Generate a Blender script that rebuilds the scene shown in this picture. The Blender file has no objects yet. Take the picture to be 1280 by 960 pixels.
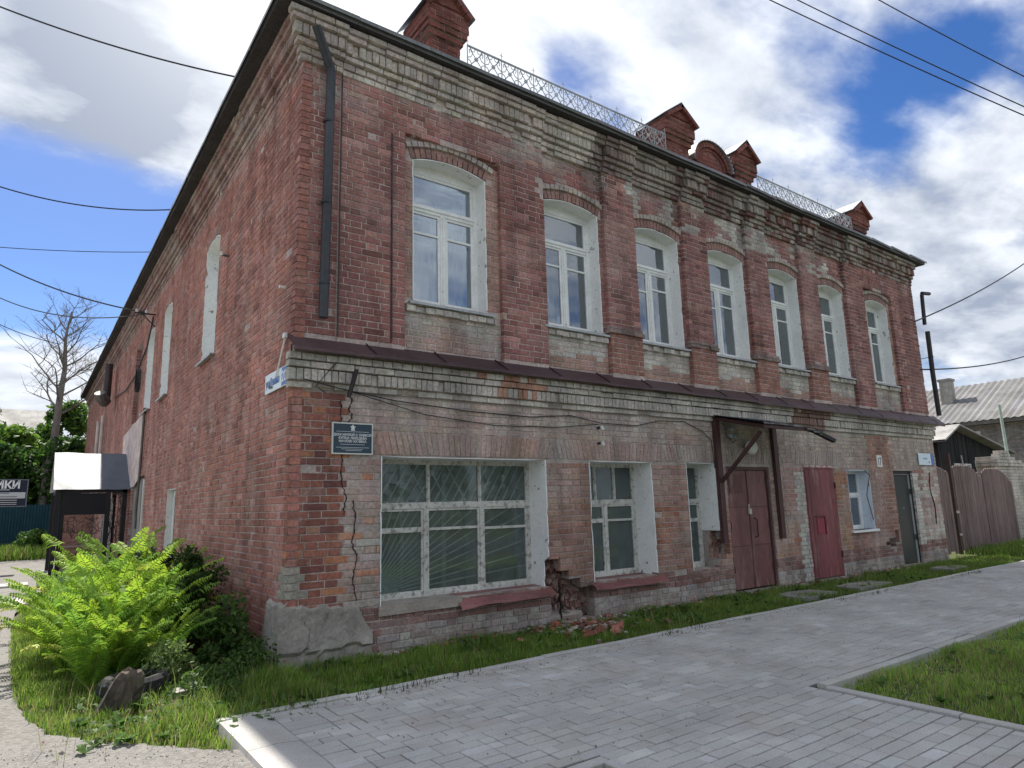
import bpy, math, random
import numpy as np
from mathutils import Vector, Matrix, noise as mnoise
random.seed(7); np.random.seed(7)
S = bpy.context.scene
COL = S.collection
# ------------------------------------------------------------------ camera
cd = bpy.data.cameras.new("camera"); cam = bpy.data.objects.new("camera", cd); COL.objects.link(cam)
cd.sensor_width = 36.0; cd.lens = 827.52 / 1280 * 36.0; cd.clip_end = 2000; cd.clip_start = .05
CAM = Vector((-2.14026, -6.90223, 1.5))
r0 = (0.80879891, -0.58747557, -0.02677269); r1 = (0.08439641, 0.16100472, -0.98333856); r2 = (0.58199791, 0.79306364, 0.17980127)
fw = Vector(r2).normalized(); rt = (Vector(r0) - fw * Vector(r0).dot(fw)).normalized(); up = rt.cross(fw)
m = Matrix((rt, up, -fw)).transposed().to_4x4(); m.translation = CAM
cam.matrix_world = m
S.camera = cam
# ------------------------------------------------------------------ world: sky with broken cloud
SUN_AZ = math.atan2(0.07, 0.998); SUN_EL = math.radians(51)
W = bpy.data.worlds.new("World"); S.world = W; W.use_nodes = True
nt = W.node_tree; nt.nodes.clear()
def N(t, **k):
    n = nt.nodes.new(t)
    for a, b in k.items(): setattr(n, a, b)
    return n
def LK(a, b): nt.links.new(a, b)
def MATH(op, a, b=None, c=None, clamp=False):
    n = N('ShaderNodeMath', operation=op); n.use_clamp = clamp
    for i, v in enumerate((a, b, c)):
        if v is None: continue
        if isinstance(v, (int, float)): n.inputs[i].default_value = v
        else: LK(v, n.inputs[i])
    return n.outputs[0]
out = N('ShaderNodeOutputWorld'); bg = N('ShaderNodeBackground'); bg.inputs[1].default_value = 0.12
sky = N('ShaderNodeTexSky', sky_type='NISHITA'); sky.sun_disc = False
sky.sun_elevation = SUN_EL; sky.sun_rotation = SUN_AZ; sky.air_density = 1.0; sky.dust_density = .4; sky.ozone_density = 2.5
tc = N('ShaderNodeTexCoord'); sep = N('ShaderNodeSeparateXYZ'); LK(tc.outputs['Generated'], sep.inputs[0])
zz = MATH('ADD', MATH('MAXIMUM', sep.outputs[2], 0.0), 0.22)
comb = N('ShaderNodeCombineXYZ'); LK(MATH('DIVIDE', sep.outputs[0], zz), comb.inputs[0]); LK(MATH('DIVIDE', sep.outputs[1], zz), comb.inputs[1])
comb.inputs[2].default_value = 3.3
mp = N('ShaderNodeMapping'); mp.inputs['Rotation'].default_value = (0, 0, .5); mp.inputs['Scale'].default_value = (1.0, 1.45, 1); LK(comb.outputs[0], mp.inputs[0])
n1 = N('ShaderNodeTexNoise'); n1.inputs['Scale'].default_value = 1.3; n1.inputs['Detail'].default_value = 9; n1.inputs['Roughness'].default_value = .57; n1.inputs['Distortion'].default_value = .1
LK(mp.outputs[0], n1.inputs['Vector'])
n2 = N('ShaderNodeTexNoise'); n2.inputs['Scale'].default_value = 5.5; n2.inputs['Detail'].default_value = 8; n2.inputs['Roughness'].default_value = .55; n2.inputs['Distortion'].default_value = .12
LK(mp.outputs[0], n2.inputs['Vector'])
def pix(px, py): return (rt * (px - 640) + up * (480 - py) + fw * 827.52).normalized()
def blob(px, py, k):
    dt = N('ShaderNodeVectorMath', operation='DOT_PRODUCT'); LK(tc.outputs['Generated'], dt.inputs[0]); dt.inputs[1].default_value = pix(px, py)
    return MATH('POWER', MATH('MAXIMUM', dt.outputs['Value'], 0.0), k)
dens = MATH('ADD', MATH('MULTIPLY', n1.outputs[0], 1.0), MATH('MULTIPLY', n2.outputs[0], .34))
for px, py, k, w in [(100, 310, 150, -.55), (10, 330, 200, -.4), (160, 350, 400, -.25), (1090, 170, 420, -.2), (1160, 90, 300, -.24), (770, 150, 400, -.2), (990, 40, 400, -.14), (700, 95, 900, -.12), (1250, 40, 300, -.12), (240, 200, 900, -.05), (140, 100, 110, .26), (300, 60, 300, .14), (650, 20, 160, .06),
                     (60, 440, 160, .26), (1190, 330, 60, .14), (900, 110, 500, .09), (560, 60, 200, .08)]:
    dens = MATH('ADD', dens, MATH('MULTIPLY', blob(px, py, k), w))
cov = N('ShaderNodeMapRange'); cov.interpolation_type = 'SMOOTHSTEP'; LK(dens, cov.inputs[0])
cov.inputs[1].default_value = .46; cov.inputs[2].default_value = .74
# cloud tone: thick parts grey, thin edges white
thick = N('ShaderNodeMapRange'); thick.interpolation_type = 'SMOOTHSTEP'; LK(dens, thick.inputs[0]); thick.inputs[1].default_value = .74; thick.inputs[2].default_value = 1.0
tone = N('ShaderNodeMapRange'); LK(n2.outputs[0], tone.inputs[0]); tone.inputs[1].default_value = .32; tone.inputs[2].default_value = .66; tone.inputs[3].default_value = .75; tone.inputs[4].default_value = 0
tsum = MATH('ADD', MATH('MULTIPLY', tone.outputs[0], .7), MATH('MULTIPLY', thick.outputs[0], .3))
for px, py, k, w in [(135, 140, 150, .75), (110, 50, 220, .4), (200, 110, 400, .3), (60, 200, 400, .25), (1200, 400, 50, .35), (1000, 250, 40, .2), (320, 20, 300, -.5), (560, 20, 120, -.05)]: tsum = MATH('ADD', tsum, MATH('MULTIPLY', MATH('MULTIPLY', blob(px, py, k), w), MATH('ADD', MATH('MULTIPLY', tone.outputs[0], .9), .55)))
tmix = N('ShaderNodeMix', data_type='RGBA'); LK(MATH('MULTIPLY', tsum, 1.0, clamp=True), tmix.inputs[0])
tmix.inputs[6].default_value = (2.85, 2.97, 3.14, 1); tmix.inputs[7].default_value = (1.0, 1.16, 1.48, 1)
# clouds near the sun glow
glow = N('ShaderNodeMix', data_type='RGBA'); LK(MATH('MULTIPLY', blob(390, -140, 34), .8, clamp=True), glow.inputs[0]); LK(tmix.outputs[2], glow.inputs[6]); glow.inputs[7].default_value = (4.2, 4.2, 4.2, 1)
hs = N('ShaderNodeHueSaturation'); hs.inputs['Hue'].default_value = .512; hs.inputs['Saturation'].default_value = 1.32; hs.inputs['Value'].default_value = .33; LK(sky.outputs[0], hs.inputs['Color'])
cm = N('ShaderNodeMix', data_type='RGBA'); LK(cov.outputs[0], cm.inputs[0]); LK(hs.outputs[0], cm.inputs[6]); LK(glow.outputs[2], cm.inputs[7])
LK(cm.outputs[2], bg.inputs[0]); LK(bg.outputs[0], out.inputs[0])
# ------------------------------------------------------------------ sun
sd = bpy.data.lights.new("sun", 'SUN'); sd.energy = 2.6; sd.angle = math.radians(.6); sd.color = (1, .95, .86)
so = bpy.data.objects.new("sun", sd); COL.objects.link(so)
sdir = Vector((math.sin(SUN_AZ) * math.cos(SUN_EL), math.cos(SUN_AZ) * math.cos(SUN_EL), math.sin(SUN_EL)))
so.rotation_euler = sdir.to_track_quat('Z', 'Y').to_euler(); so.location = sdir * 60
S.view_settings.view_transform = 'Standard'; S.view_settings.look = 'None'; S.view_settings.exposure = 1.72; S.view_settings.gamma = 1
S.render.engine = 'CYCLES'; S.cycles.max_bounces = 6; S.cycles.transparent_max_bounces = 12
S.cycles.sample_clamp_indirect = 6

# ------------------------------------------------------------------ materials
MATS = {}
def tmat(name, rough=.85, fine=30, famt=.25, coarse=2.0, camt=.2, bump=.3, bscale=60, patch=None, pth=(.62, .68), pscale=6, pcol=(.4, .36, .32), pamt=1.0, metal=0.0, trans=0.0, spec=.3, vstreak=0, streak=0.0):
    if name in MATS: return MATS[name]
    mt = bpy.data.materials.new(name); mt.use_nodes = True; t = mt.node_tree; t.nodes.clear()
    def n(ty, **k):
        q = t.nodes.new(ty)
        for a, b in k.items(): setattr(q, a, b)
        return q
    L = t.links.new
    o = n('ShaderNodeOutputMaterial'); b = n('ShaderNodeBsdfPrincipled')
    at = n('ShaderNodeAttribute'); at.attribute_name = 'tint'
    ge = n('ShaderNodeNewGeometry')
    pos = ge.outputs['Position']
    if vstreak:
        mpn = n('ShaderNodeMapping'); mpn.inputs['Scale'].default_value = (1, 1, vstreak); L(pos, mpn.inputs[0]); pos = mpn.outputs[0]
    def ns(sc, det=4, r=.6):
        q = n('ShaderNodeTexNoise'); q.inputs['Scale'].default_value = sc; q.inputs['Detail'].default_value = det; q.inputs['Roughness'].default_value = r; L(pos, q.inputs['Vector']); return q.outputs[0]
    def mr(v, a, c, d, e):
        q = n('ShaderNodeMapRange'); L(v, q.inputs[0]); q.inputs[1].default_value = a; q.inputs[2].default_value = c; q.inputs[3].default_value = d; q.inputs[4].default_value = e; return q.outputs[0]
    f = mr(ns(fine), .3, .7, 1 - famt, 1 + famt); c = mr(ns(coarse), .3, .7, 1 - camt, 1 + camt)
    mu = n('ShaderNodeMath', operation='MULTIPLY'); L(f, mu.inputs[0]); L(c, mu.inputs[1])
    if streak:
        mpn = n('ShaderNodeMapping'); mpn.inputs['Scale'].default_value = (1, 1, .16); L(pos, mpn.inputs[0]); q = n('ShaderNodeTexNoise'); q.inputs['Scale'].default_value = 2.6; q.inputs['Detail'].default_value = 6; q.inputs['Roughness'].default_value = .65; L(mpn.outputs[0], q.inputs['Vector'])
        m2_ = n('ShaderNodeMath', operation='MULTIPLY'); L(mu.outputs[0], m2_.inputs[0]); L(mr(q.outputs[0], .35, .6, 1 - streak, 1.06), m2_.inputs[1]); mu = m2_
    vm = n('ShaderNodeVectorMath', operation='SCALE'); L(at.outputs['Color'], vm.inputs[0]); L(mu.outputs[0], vm.inputs['Scale'])
    colr = vm.outputs[0]
    if patch:
        pm = n('ShaderNodeMix', data_type='RGBA'); q = mr(ns(pscale, 6, .65), pth[0], pth[1], 0, pamt); L(q, pm.inputs[0]); L(colr, pm.inputs[6]); pm.inputs[7].default_value = (*pcol, 1); colr = pm.outputs[2]
    L(colr, b.inputs['Base Color'])
    b.inputs['Roughness'].default_value = rough; b.inputs['Metallic'].default_value = metal; b.inputs['Specular IOR Level'].default_value = spec
    if bump:
        bp = n('ShaderNodeBump'); bp.inputs['Strength'].default_value = bump; bp.inputs['Distance'].default_value = .01; L(ns(bscale, 5, .65), bp.inputs['Height']); L(bp.outputs[0], b.inputs['Normal'])
    if trans:
        tr = n('ShaderNodeBsdfTranslucent'); L(colr, tr.inputs[0]); mx = n('ShaderNodeMixShader'); mx.inputs[0].default_value = trans; L(b.outputs[0], mx.inputs[1]); L(tr.outputs[0], mx.inputs[2]); L(mx.outputs[0], o.inputs[0])
    else: L(b.outputs[0], o.inputs[0])
    MATS[name] = mt; return mt
def glass_mat(name, col, refl=.3, dust=.05):
    mt = bpy.data.materials.new(name); mt.use_nodes = True; t = mt.node_tree; t.nodes.clear(); L = t.links.new
    o = t.nodes.new('ShaderNodeOutputMaterial'); g = t.nodes.new('ShaderNodeBsdfGlossy'); g.inputs['Roughness'].default_value = .03; g.inputs['Color'].default_value = (.85, .9, .95, 1)
    tr = t.nodes.new('ShaderNodeBsdfTransparent'); tr.inputs[0].default_value = (*col, 1)
    fr = t.nodes.new('ShaderNodeFresnel'); fr.inputs[0].default_value = 1.5
    ad = t.nodes.new('ShaderNodeMath'); ad.operation = 'ADD'; ad.use_clamp = True; L(fr.outputs[0], ad.inputs[0]); ad.inputs[1].default_value = refl
    no = t.nodes.new('ShaderNodeTexNoise'); no.inputs['Scale'].default_value = 2.5; bp = t.nodes.new('ShaderNodeBump'); bp.inputs['Strength'].default_value = .12; bp.inputs['Distance'].default_value = .01; L(no.outputs[0], bp.inputs['Height']); L(bp.outputs[0], g.inputs['Normal'])
    mx = t.nodes.new('ShaderNodeMixShader'); L(ad.outputs[0], mx.inputs[0]); L(tr.outputs[0], mx.inputs[1]); L(g.outputs[0], mx.inputs[2])
    df = t.nodes.new('ShaderNodeBsdfDiffuse'); df.inputs[0].default_value = (.42, .47, .45, 1); nd = t.nodes.new('ShaderNodeTexNoise'); nd.inputs['Scale'].default_value = 3.5; nd.inputs['Detail'].default_value = 5
    md = t.nodes.new('ShaderNodeMath'); md.operation = 'MULTIPLY'; L(nd.outputs[0], md.inputs[0]); md.inputs[1].default_value = dust * 2
    m3 = t.nodes.new('ShaderNodeMixShader'); L(md.outputs[0], m3.inputs[0]); L(mx.outputs[0], m3.inputs[1]); L(df.outputs[0], m3.inputs[2]); L(m3.outputs[0], o.inputs[0]); return mt
BRK = tmat('weathered_brick', .92, 28, .32, 2.2, .2, .55, 55, patch=1, pth=(.60, .72), pscale=9, pcol=(.42, .36, .33), pamt=.4, streak=.34)
MOR = tmat('mortar', .95, 40, .3, 1.5, .3, .6, 70, streak=.25)
PLW = tmat('peeling_white_paint', .7, 18, .08, 2, .08, .35, 30, patch=1, pth=(.635, .65), pscale=9, pcol=(.17, .14, .125), pamt=.85)
WOODW = tmat('white_window_paint', .5, 25, .08, 3, .1, .2, 40, patch=1, pth=(.64, .70), pscale=14, pcol=(.25, .21, .18), pamt=.7)
OLDW = tmat('flaking_window_paint', .7, 25, .15, 3, .15, .3, 40, patch=1, pth=(.52, .62), pscale=16, pcol=(.20, .17, .15), pamt=.8)
STON = tmat('rough_stone', .92, 30, .22, 2, .25, .5, 45)
REND = tmat('cement_render', .95, 35, .2, 3.5, .28, .8, 22, patch=1, pth=(.55, .72), pscale=4, pcol=(.36, .31, .25), pamt=.6)
PAVE = tmat('paving_concrete', .9, 80, .16, 1.3, .16, .25, 120, patch=1, pth=(.52, .72), pscale=1.6, pcol=(.33, .29, .24), pamt=.55)
METL = tmat('weathered_sheet_metal', .5, 20, .2, 1.5, .25, .25, 12, patch=1, pth=(.58, .7), pscale=5, pcol=(.07, .045, .04), pamt=.5, metal=.25)
GALV = tmat('galvanised_sheet', .5, 12, .08, 1.2, .15, .5, 2.2, metal=0.0, spec=.4)
IRON = tmat('painted_iron', .55, 30, .2, 3, .2, .2, 40)
PANT = tmat('worn_door_paint', .55, 18, .2, 1.8, .28, .3, 14, patch=1, pth=(.54, .68), pscale=5, pcol=(.34, .23, .21), pamt=.6, vstreak=.25)
WOOD = tmat('old_boards', .9, 26, .3, 2, .25, .5, 50, vstreak=.12)
PLAS = tmat('plain_enamel', .45, 20, .04, 2, .05, .05, 20)
LEAF = tmat('leaves', .55, 8, .2, .9, .22, 0, 10, trans=.45, spec=.25)
BARK = tmat('bark', .95, 25, .35, 4, .2, .8, 30, vstreak=.2)
RUBR = tmat('tyre_rubber', .8, 30, .2, 3, .2, .3, 40)
DARK = tmat('dark_interior', .95, 5, .1, 1, .1, 0)
CURT = tmat('curtain_cloth', .95, 10, .05, 2, .15, .1, 8)
SLAT = tmat('corrugated_cement_sheet', .9, 20, .2, .8, .3, .4, 25, patch=1, pth=(.5, .7), pscale=1.3, pcol=(.13, .12, .11), pamt=.6)
GLASS = glass_mat('window_glass', (.72, .8, .86), .2)
GLASD = glass_mat('dusty_window_glass', (.75, .82, .8), .0, .13)
# ------------------------------------------------------------------ mesh builder
class MB:
    def __init__(s): s.v = []; s.f = []; s.c = []
    def add(s, vs, fs, c):
        k = len(s.v); s.v.extend([tuple(p) for p in vs])
        for f in fs: s.f.append([i + k for i in f]); s.c.append(c)
    def box(s, x0, x1, y0, y1, z0, z1, c):
        s.add([(x0, y0, z0), (x1, y0, z0), (x1, y1, z0), (x0, y1, z0), (x0, y0, z1), (x1, y0, z1), (x1, y1, z1), (x0, y1, z1)],
              [(0, 3, 2, 1), (4, 5, 6, 7), (0, 1, 5, 4), (1, 2, 6, 5), (2, 3, 7, 6), (3, 0, 4, 7)], c)
    def obox(s, cen, ax, ay, az, c):   # oriented box from half axes
        cen, ax, ay, az = map(Vector, (cen, ax, ay, az))
        s.add([cen + ax * i + ay * j + az * k for k in (-1, 1) for (i, j) in ((-1, -1), (1, -1), (1, 1), (-1, 1))],
              [(0, 3, 2, 1), (4, 5, 6, 7), (0, 1, 5, 4), (1, 2, 6, 5), (2, 3, 7, 6), (3, 0, 4, 7)], c)
    def bar(s, a, b, w, d, c, side=(0, 1, 0)):   # rectangular bar from a to b
        a, b = Vector(a), Vector(b); ax = (b - a) * .5; sd = Vector(side); sd = (sd - ax.normalized() * sd.dot(ax.normalized())).normalized(); o = ax.normalized().cross(sd)
        s.obox((a + b) * .5, ax, sd * d * .5, o * w * .5, c)
    def tube(s, pts, r, c, n=6, r2=None, cap=True):
        pts = [Vector(p) for p in pts]; k = len(s.v); m = len(pts)
        for i, p in enumerate(pts):
            d = (pts[min(i + 1, m - 1)] - pts[max(i - 1, 0)]).normalized()
            u = d.cross(Vector((0, 0, 1))) if abs(d.z) < .95 else d.cross(Vector((1, 0, 0))); u.normalize(); w = d.cross(u)
            rr = r if r2 is None else r + (r2 - r) * i / (m - 1)
            if isinstance(r, (list, tuple)): rr = r[i]
            for j in range(n):
                a = 2 * math.pi * j / n; s.v.append(tuple(p + u * math.cos(a) * rr + w * math.sin(a) * rr))
        for i in range(m - 1):
            for j in range(n):
                s.f.append([k + i * n + j, k + i * n + (j + 1) % n, k + (i + 1) * n + (j + 1) % n, k + (i + 1) * n + j]); s.c.append(c)
        if cap:
            s.f.append([k + j for j in range(n)][::-1]); s.c.append(c); s.f.append([k + (m - 1) * n + j for j in range(n)]); s.c.append(c)
    def prism(s, poly, ax, a0, a1, c):   # poly 2-D extruded along axis ax; poly coords are the two other axes in order
        n = len(poly); P = []
        for a in (a0, a1):
            for (p, q) in poly:
                t = [p, q]; t.insert(ax, a); P.append(t)
        s.add(P, [list(range(n))[::-1], list(range(n, 2 * n))] + [[i, (i + 1) % n, n + (i + 1) % n, n + i] for i in range(n)], c)
    def build(s, name, mat, parent=None, off=(0, 0, 0), loc=None, smooth=False, rc=False):
        me = bpy.data.meshes.new(name); ox, oy, oz = off
        vs = s.v if not any(off) else [(x - ox, y - oy, z - oz) for x, y, z in s.v]
        me.from_pydata(vs, [], s.f)
        setc(me, np.array([tuple(c) + (1,) for c in s.c], dtype=np.float32))
        me.materials.append(mat)
        if smooth: me.polygons.foreach_set('use_smooth', [True] * len(me.polygons))
        o = bpy.data.objects.new(name, me); COL.objects.link(o)
        if parent: o.parent = parent
        if loc is not None: o.location = loc
        return o
def setc(me, arr):
    a = me.attributes.new('tint', 'FLOAT_COLOR', 'FACE'); a.data.foreach_set('color', arr.ravel())
def tag(o, label=None, cat=None, group=None, kind=None):
    if label: o['label'] = label
    if cat: o['category'] = cat
    if group: o['group'] = group
    if kind: o['kind'] = kind
    return o
def empty(name, loc, label, cat, group=None, rz=0):
    o = bpy.data.objects.new(name, None); COL.objects.link(o); o.location = loc; o.rotation_euler = (0, 0, rz); o.empty_display_size = .2
    return tag(o, label, cat, group)
def mixc(a, b, t): t = max(0, min(1, t)); return tuple(a[i] + (b[i] - a[i]) * t for i in range(3))
def jit(c, s=.12, r=random): k = 1 + r.uniform(-s, s); return tuple(max(.004, x * k * (1 + r.uniform(-s * .3, s * .3))) for x in c)
def nz(x, y, z=0): return mnoise.noise(Vector((x, y, z)))
def npmesh(name, V, Fc, nv, C, mat, parent=None):   # V (n,3), faces: array (m,nv), C (m,3)
    me = bpy.data.meshes.new(name); me.vertices.add(len(V)); me.vertices.foreach_set('co', V.astype(np.float32).ravel())
    me.loops.add(Fc.size); me.loops.foreach_set('vertex_index', Fc.astype(np.int32).ravel())
    me.polygons.add(len(Fc)); me.polygons.foreach_set('loop_start', np.arange(0, Fc.size, nv, dtype=np.int32)); me.polygons.foreach_set('loop_total', np.full(len(Fc), nv, dtype=np.int32))
    me.update(calc_edges=True); me.validate()
    setc(me, np.concatenate([C, np.ones((len(C), 1))], 1).astype(np.float32)); me.materials.append(mat)
    o = bpy.data.objects.new(name, me); COL.objects.link(o)
    if parent: o.parent = parent
    return o

# ------------------------------------------------------------------ palette (albedo)
RED = (.32, .142, .122); DRED = (.17, .078, .068); PURP = (.285, .138, .128); PINK = (.44, .265, .22); ORNG = (.42, .19, .11)
CREAM = (.56, .525, .47); GREY = (.40, .365, .335); MUTE = (.40, .285, .24); WHITE = (.70, .69, .66); LITE = (.44, .23, .20)

# ------------------------------------------------------------------ building
B = empty('brick_building', (0, 0, 0), 'long two-storey old red brick house with pale cornices and brick pedestals on the roof', 'building')
CH = .079
XL = 0.05      # plane of the side wall
WX1 = 15.42; WY1 = 31.0
frontmap = lambda a, z, o: (a, -o, z)
sidemap = lambda a, z, o: (XL - o, a, z)
bricks_all = []     # (score, verts, faces, colour, parentkey)
BF = [(0, 1, 2, 3), (0, 4, 5, 1), (1, 5, 6, 2), (2, 6, 7, 3), (3, 7, 4, 0), (4, 8, 9, 5), (5, 9, 10, 6), (6, 10, 11, 7), (7, 11, 8, 4)]
def brick(mp_, a0, a1, z0, z1, o, depth, col, key, name='brick', skew=0.0, ch=.0045, wob=.0025, R=random):
    if a1 - a0 < .012 or z1 - z0 < .012: return
    ca = (a0 + a1) / 2; cz = (z0 + z1) / 2
    o = o + R.uniform(-.003, .003); w = lambda: R.uniform(-wob, wob)
    q = [(a0, z0), (a1, z0), (a1, z1), (a0, z1)]
    if skew: q = [(q[0][0] - skew, z0), (q[1][0] - skew, z0), (q[2][0] + skew, z1), (q[3][0] + skew, z1)]
    q = [(x + w(), y + w()) for x, y in q]
    ins = [(x + (ch if x < ca else -ch), y + (ch if y < cz else -ch)) for x, y in q]
    tl = R.uniform(-.0025, .0025)
    V = [mp_(x, y, o + (tl if x < ca else -tl)) for x, y in ins] + [mp_(x, y, o - ch) for x, y in q] + [mp_(x, y, o - depth) for x, y in q]
    c = Vector(mp_(ca, cz, o)); d = (c - CAM).length; nrm = (Vector(mp_(ca, cz, 1)) - Vector(mp_(ca, cz, 0)))
    fc = max(0, (CAM - c).normalized().dot(nrm)) + .05
    bricks_all.append(((a1 - a0) * (z1 - z0) * fc / d ** 2, V, col, key, name))
class Layout:
    """rows of Flemish bond on one wall plane, with regions of other depth, holes and skip tests"""
    def __init__(s, mp_, a0, a1, z0, z1, key, colf):
        s.mp = mp_; s.a0 = a0; s.a1 = a1; s.z0 = z0; s.z1 = z1; s.key = key; s.colf = colf; s.reg = []; s.holes = []; s.skip = []
        s.base = 0.0; s.solid = []
    def off(s, a, z):
        for (h0, h1, g0, g1) in s.holes:
            if h0 <= a <= h1 and g0 <= z <= g1: return None
        o = s.base
        for (h0, h1, g0, g1, v) in s.reg:
            if h0 <= a <= h1 and g0 <= z <= g1: o = v
        return o
    def lay(s, R):
        k = 0; z = s.z0
        while z < s.z1 - .02:
            zt = min(z + CH - .011, s.z1); zm = (z + zt) / 2
            br = sorted({s.a0, s.a1} | {v for h in s.holes for v in h[:2]} | {v for h in s.reg for v in h[:2]})
            br = [b for b in br if s.a0 <= b <= s.a1]
            spans = []
            for p, q in zip(br, br[1:]):
                if q - p < 1e-4: continue
                o = s.off((p + q) / 2, zm)
                if spans and spans[-1][2] == o and abs(spans[-1][1] - p) < 1e-6: spans[-1][1] = q
                else: spans.append([p, q, o])
            for i, (p, q, o) in enumerate(spans):
                if o is None: continue
                lo = spans[i - 1][2] if i else None; ro = spans[i + 1][2] if i + 1 < len(spans) else None
                pp = p - .005 if (lo is not None and lo < o) or i == 0 else p
                qq = q + .005 if (ro is not None and ro < o) or i == len(spans) - 1 else q
                per = .405; ph = (k % 2) * .2 + R.uniform(-.012, .012) + .07 * nz(k * .37, 5.1)
                a = math.floor((pp - ph) / per) * per + ph; st = 0
                while a < qq:
                    w = .267 if st == 0 else .138
                    b0 = max(a, pp); b1 = min(a + w - .012, qq)
                    if qq - b1 < .05: b1 = qq
                    if b0 - pp < .05 and b0 > pp: b0 = pp
                    a += w; st = 1 - st
                    if b1 - b0 < .035 or b0 >= qq - .001: continue
                    c0, c1 = z, zt; ok = True
                    for (h0, h1, g0, g1) in s.holes:
                        if h0 < (b0 + b1) / 2 < h1:
                            if c0 < g1 < c1 and zm > g1: c0 = g1
                            if c0 < g0 < c1 and zm < g0: c1 = g0
                    bm = (b0 + b1) / 2
                    for sk in s.skip:
                        if sk(bm, zm): ok = False; break
                    if not ok: continue
                    cc, oo = s.colf(bm, zm, R)
                    if cc is None: continue
                    edge = (lo is not None and lo < o) or (ro is not None and ro < o) or i == 0 or i == len(spans) - 1
                    brick(s.mp, b0, b1, c0, c1, o + oo, .11 if edge else .045, cc, s.key, R=R)
                    if b1 >= qq: break
            z += CH; k += 1
    def core(s, mb, back, col0, mo=-.0075, a_ext=(0, 0)):
        A = sorted({s.a0, s.a1} | {v for h in s.holes for v in h[:2]} | {v for h in s.reg for v in h[:2]}); Z = sorted({s.cz0, s.cz1} | {v for h in s.holes for v in h[2:4]} | {v for h in s.reg for v in h[2:4]})
        A = [a for a in A if s.a0 <= a <= s.a1]; Z = [z for z in Z if s.cz0 <= z <= s.cz1]
        G = [[s.off((a + b) / 2, (c + d) / 2) for c, d in zip(Z, Z[1:])] for a, b in zip(A, A[1:])]; A[0] += .02
        D = lambda i, j: (G[i][j] + mo if G[i][j] is not None else back) if 0 <= i < len(G) and 0 <= j < len(G[0]) else back
        for i in range(len(G)):
            for j in range(len(G[0])):
                d = D(i, j); a, b, c, e = A[i], A[i + 1], Z[j], Z[j + 1]; col = col0 if (c + e) / 2 < 3.3 else (.50, .41, .38)
                if G[i][j] is not None: mb.add([s.mp(a, c, d), s.mp(b, c, d), s.mp(b, e, d), s.mp(a, e, d)], [(0, 1, 2, 3)], col)
                d2 = D(i + 1, j)
                if d2 != d: mb.add([s.mp(b, c, d), s.mp(b, c, d2), s.mp(b, e, d2), s.mp(b, e, d)], [(0, 1, 2, 3)], col)
                d2 = D(i, j + 1)
                if d2 != d: mb.add([s.mp(a, e, d), s.mp(b, e, d), s.mp(b, e, d2), s.mp(a, e, d2)], [(0, 1, 2, 3)], col)
                if i == 0: mb.add([s.mp(a, c, d), s.mp(a, c, back), s.mp(a, e, back), s.mp(a, e, d)], [(0, 1, 2, 3)], col)
                if j == 0: mb.add([s.mp(a, c, d), s.mp(b, c, d), s.mp(b, c, back), s.mp(a, c, back)], [(0, 1, 2, 3)], col)

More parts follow.
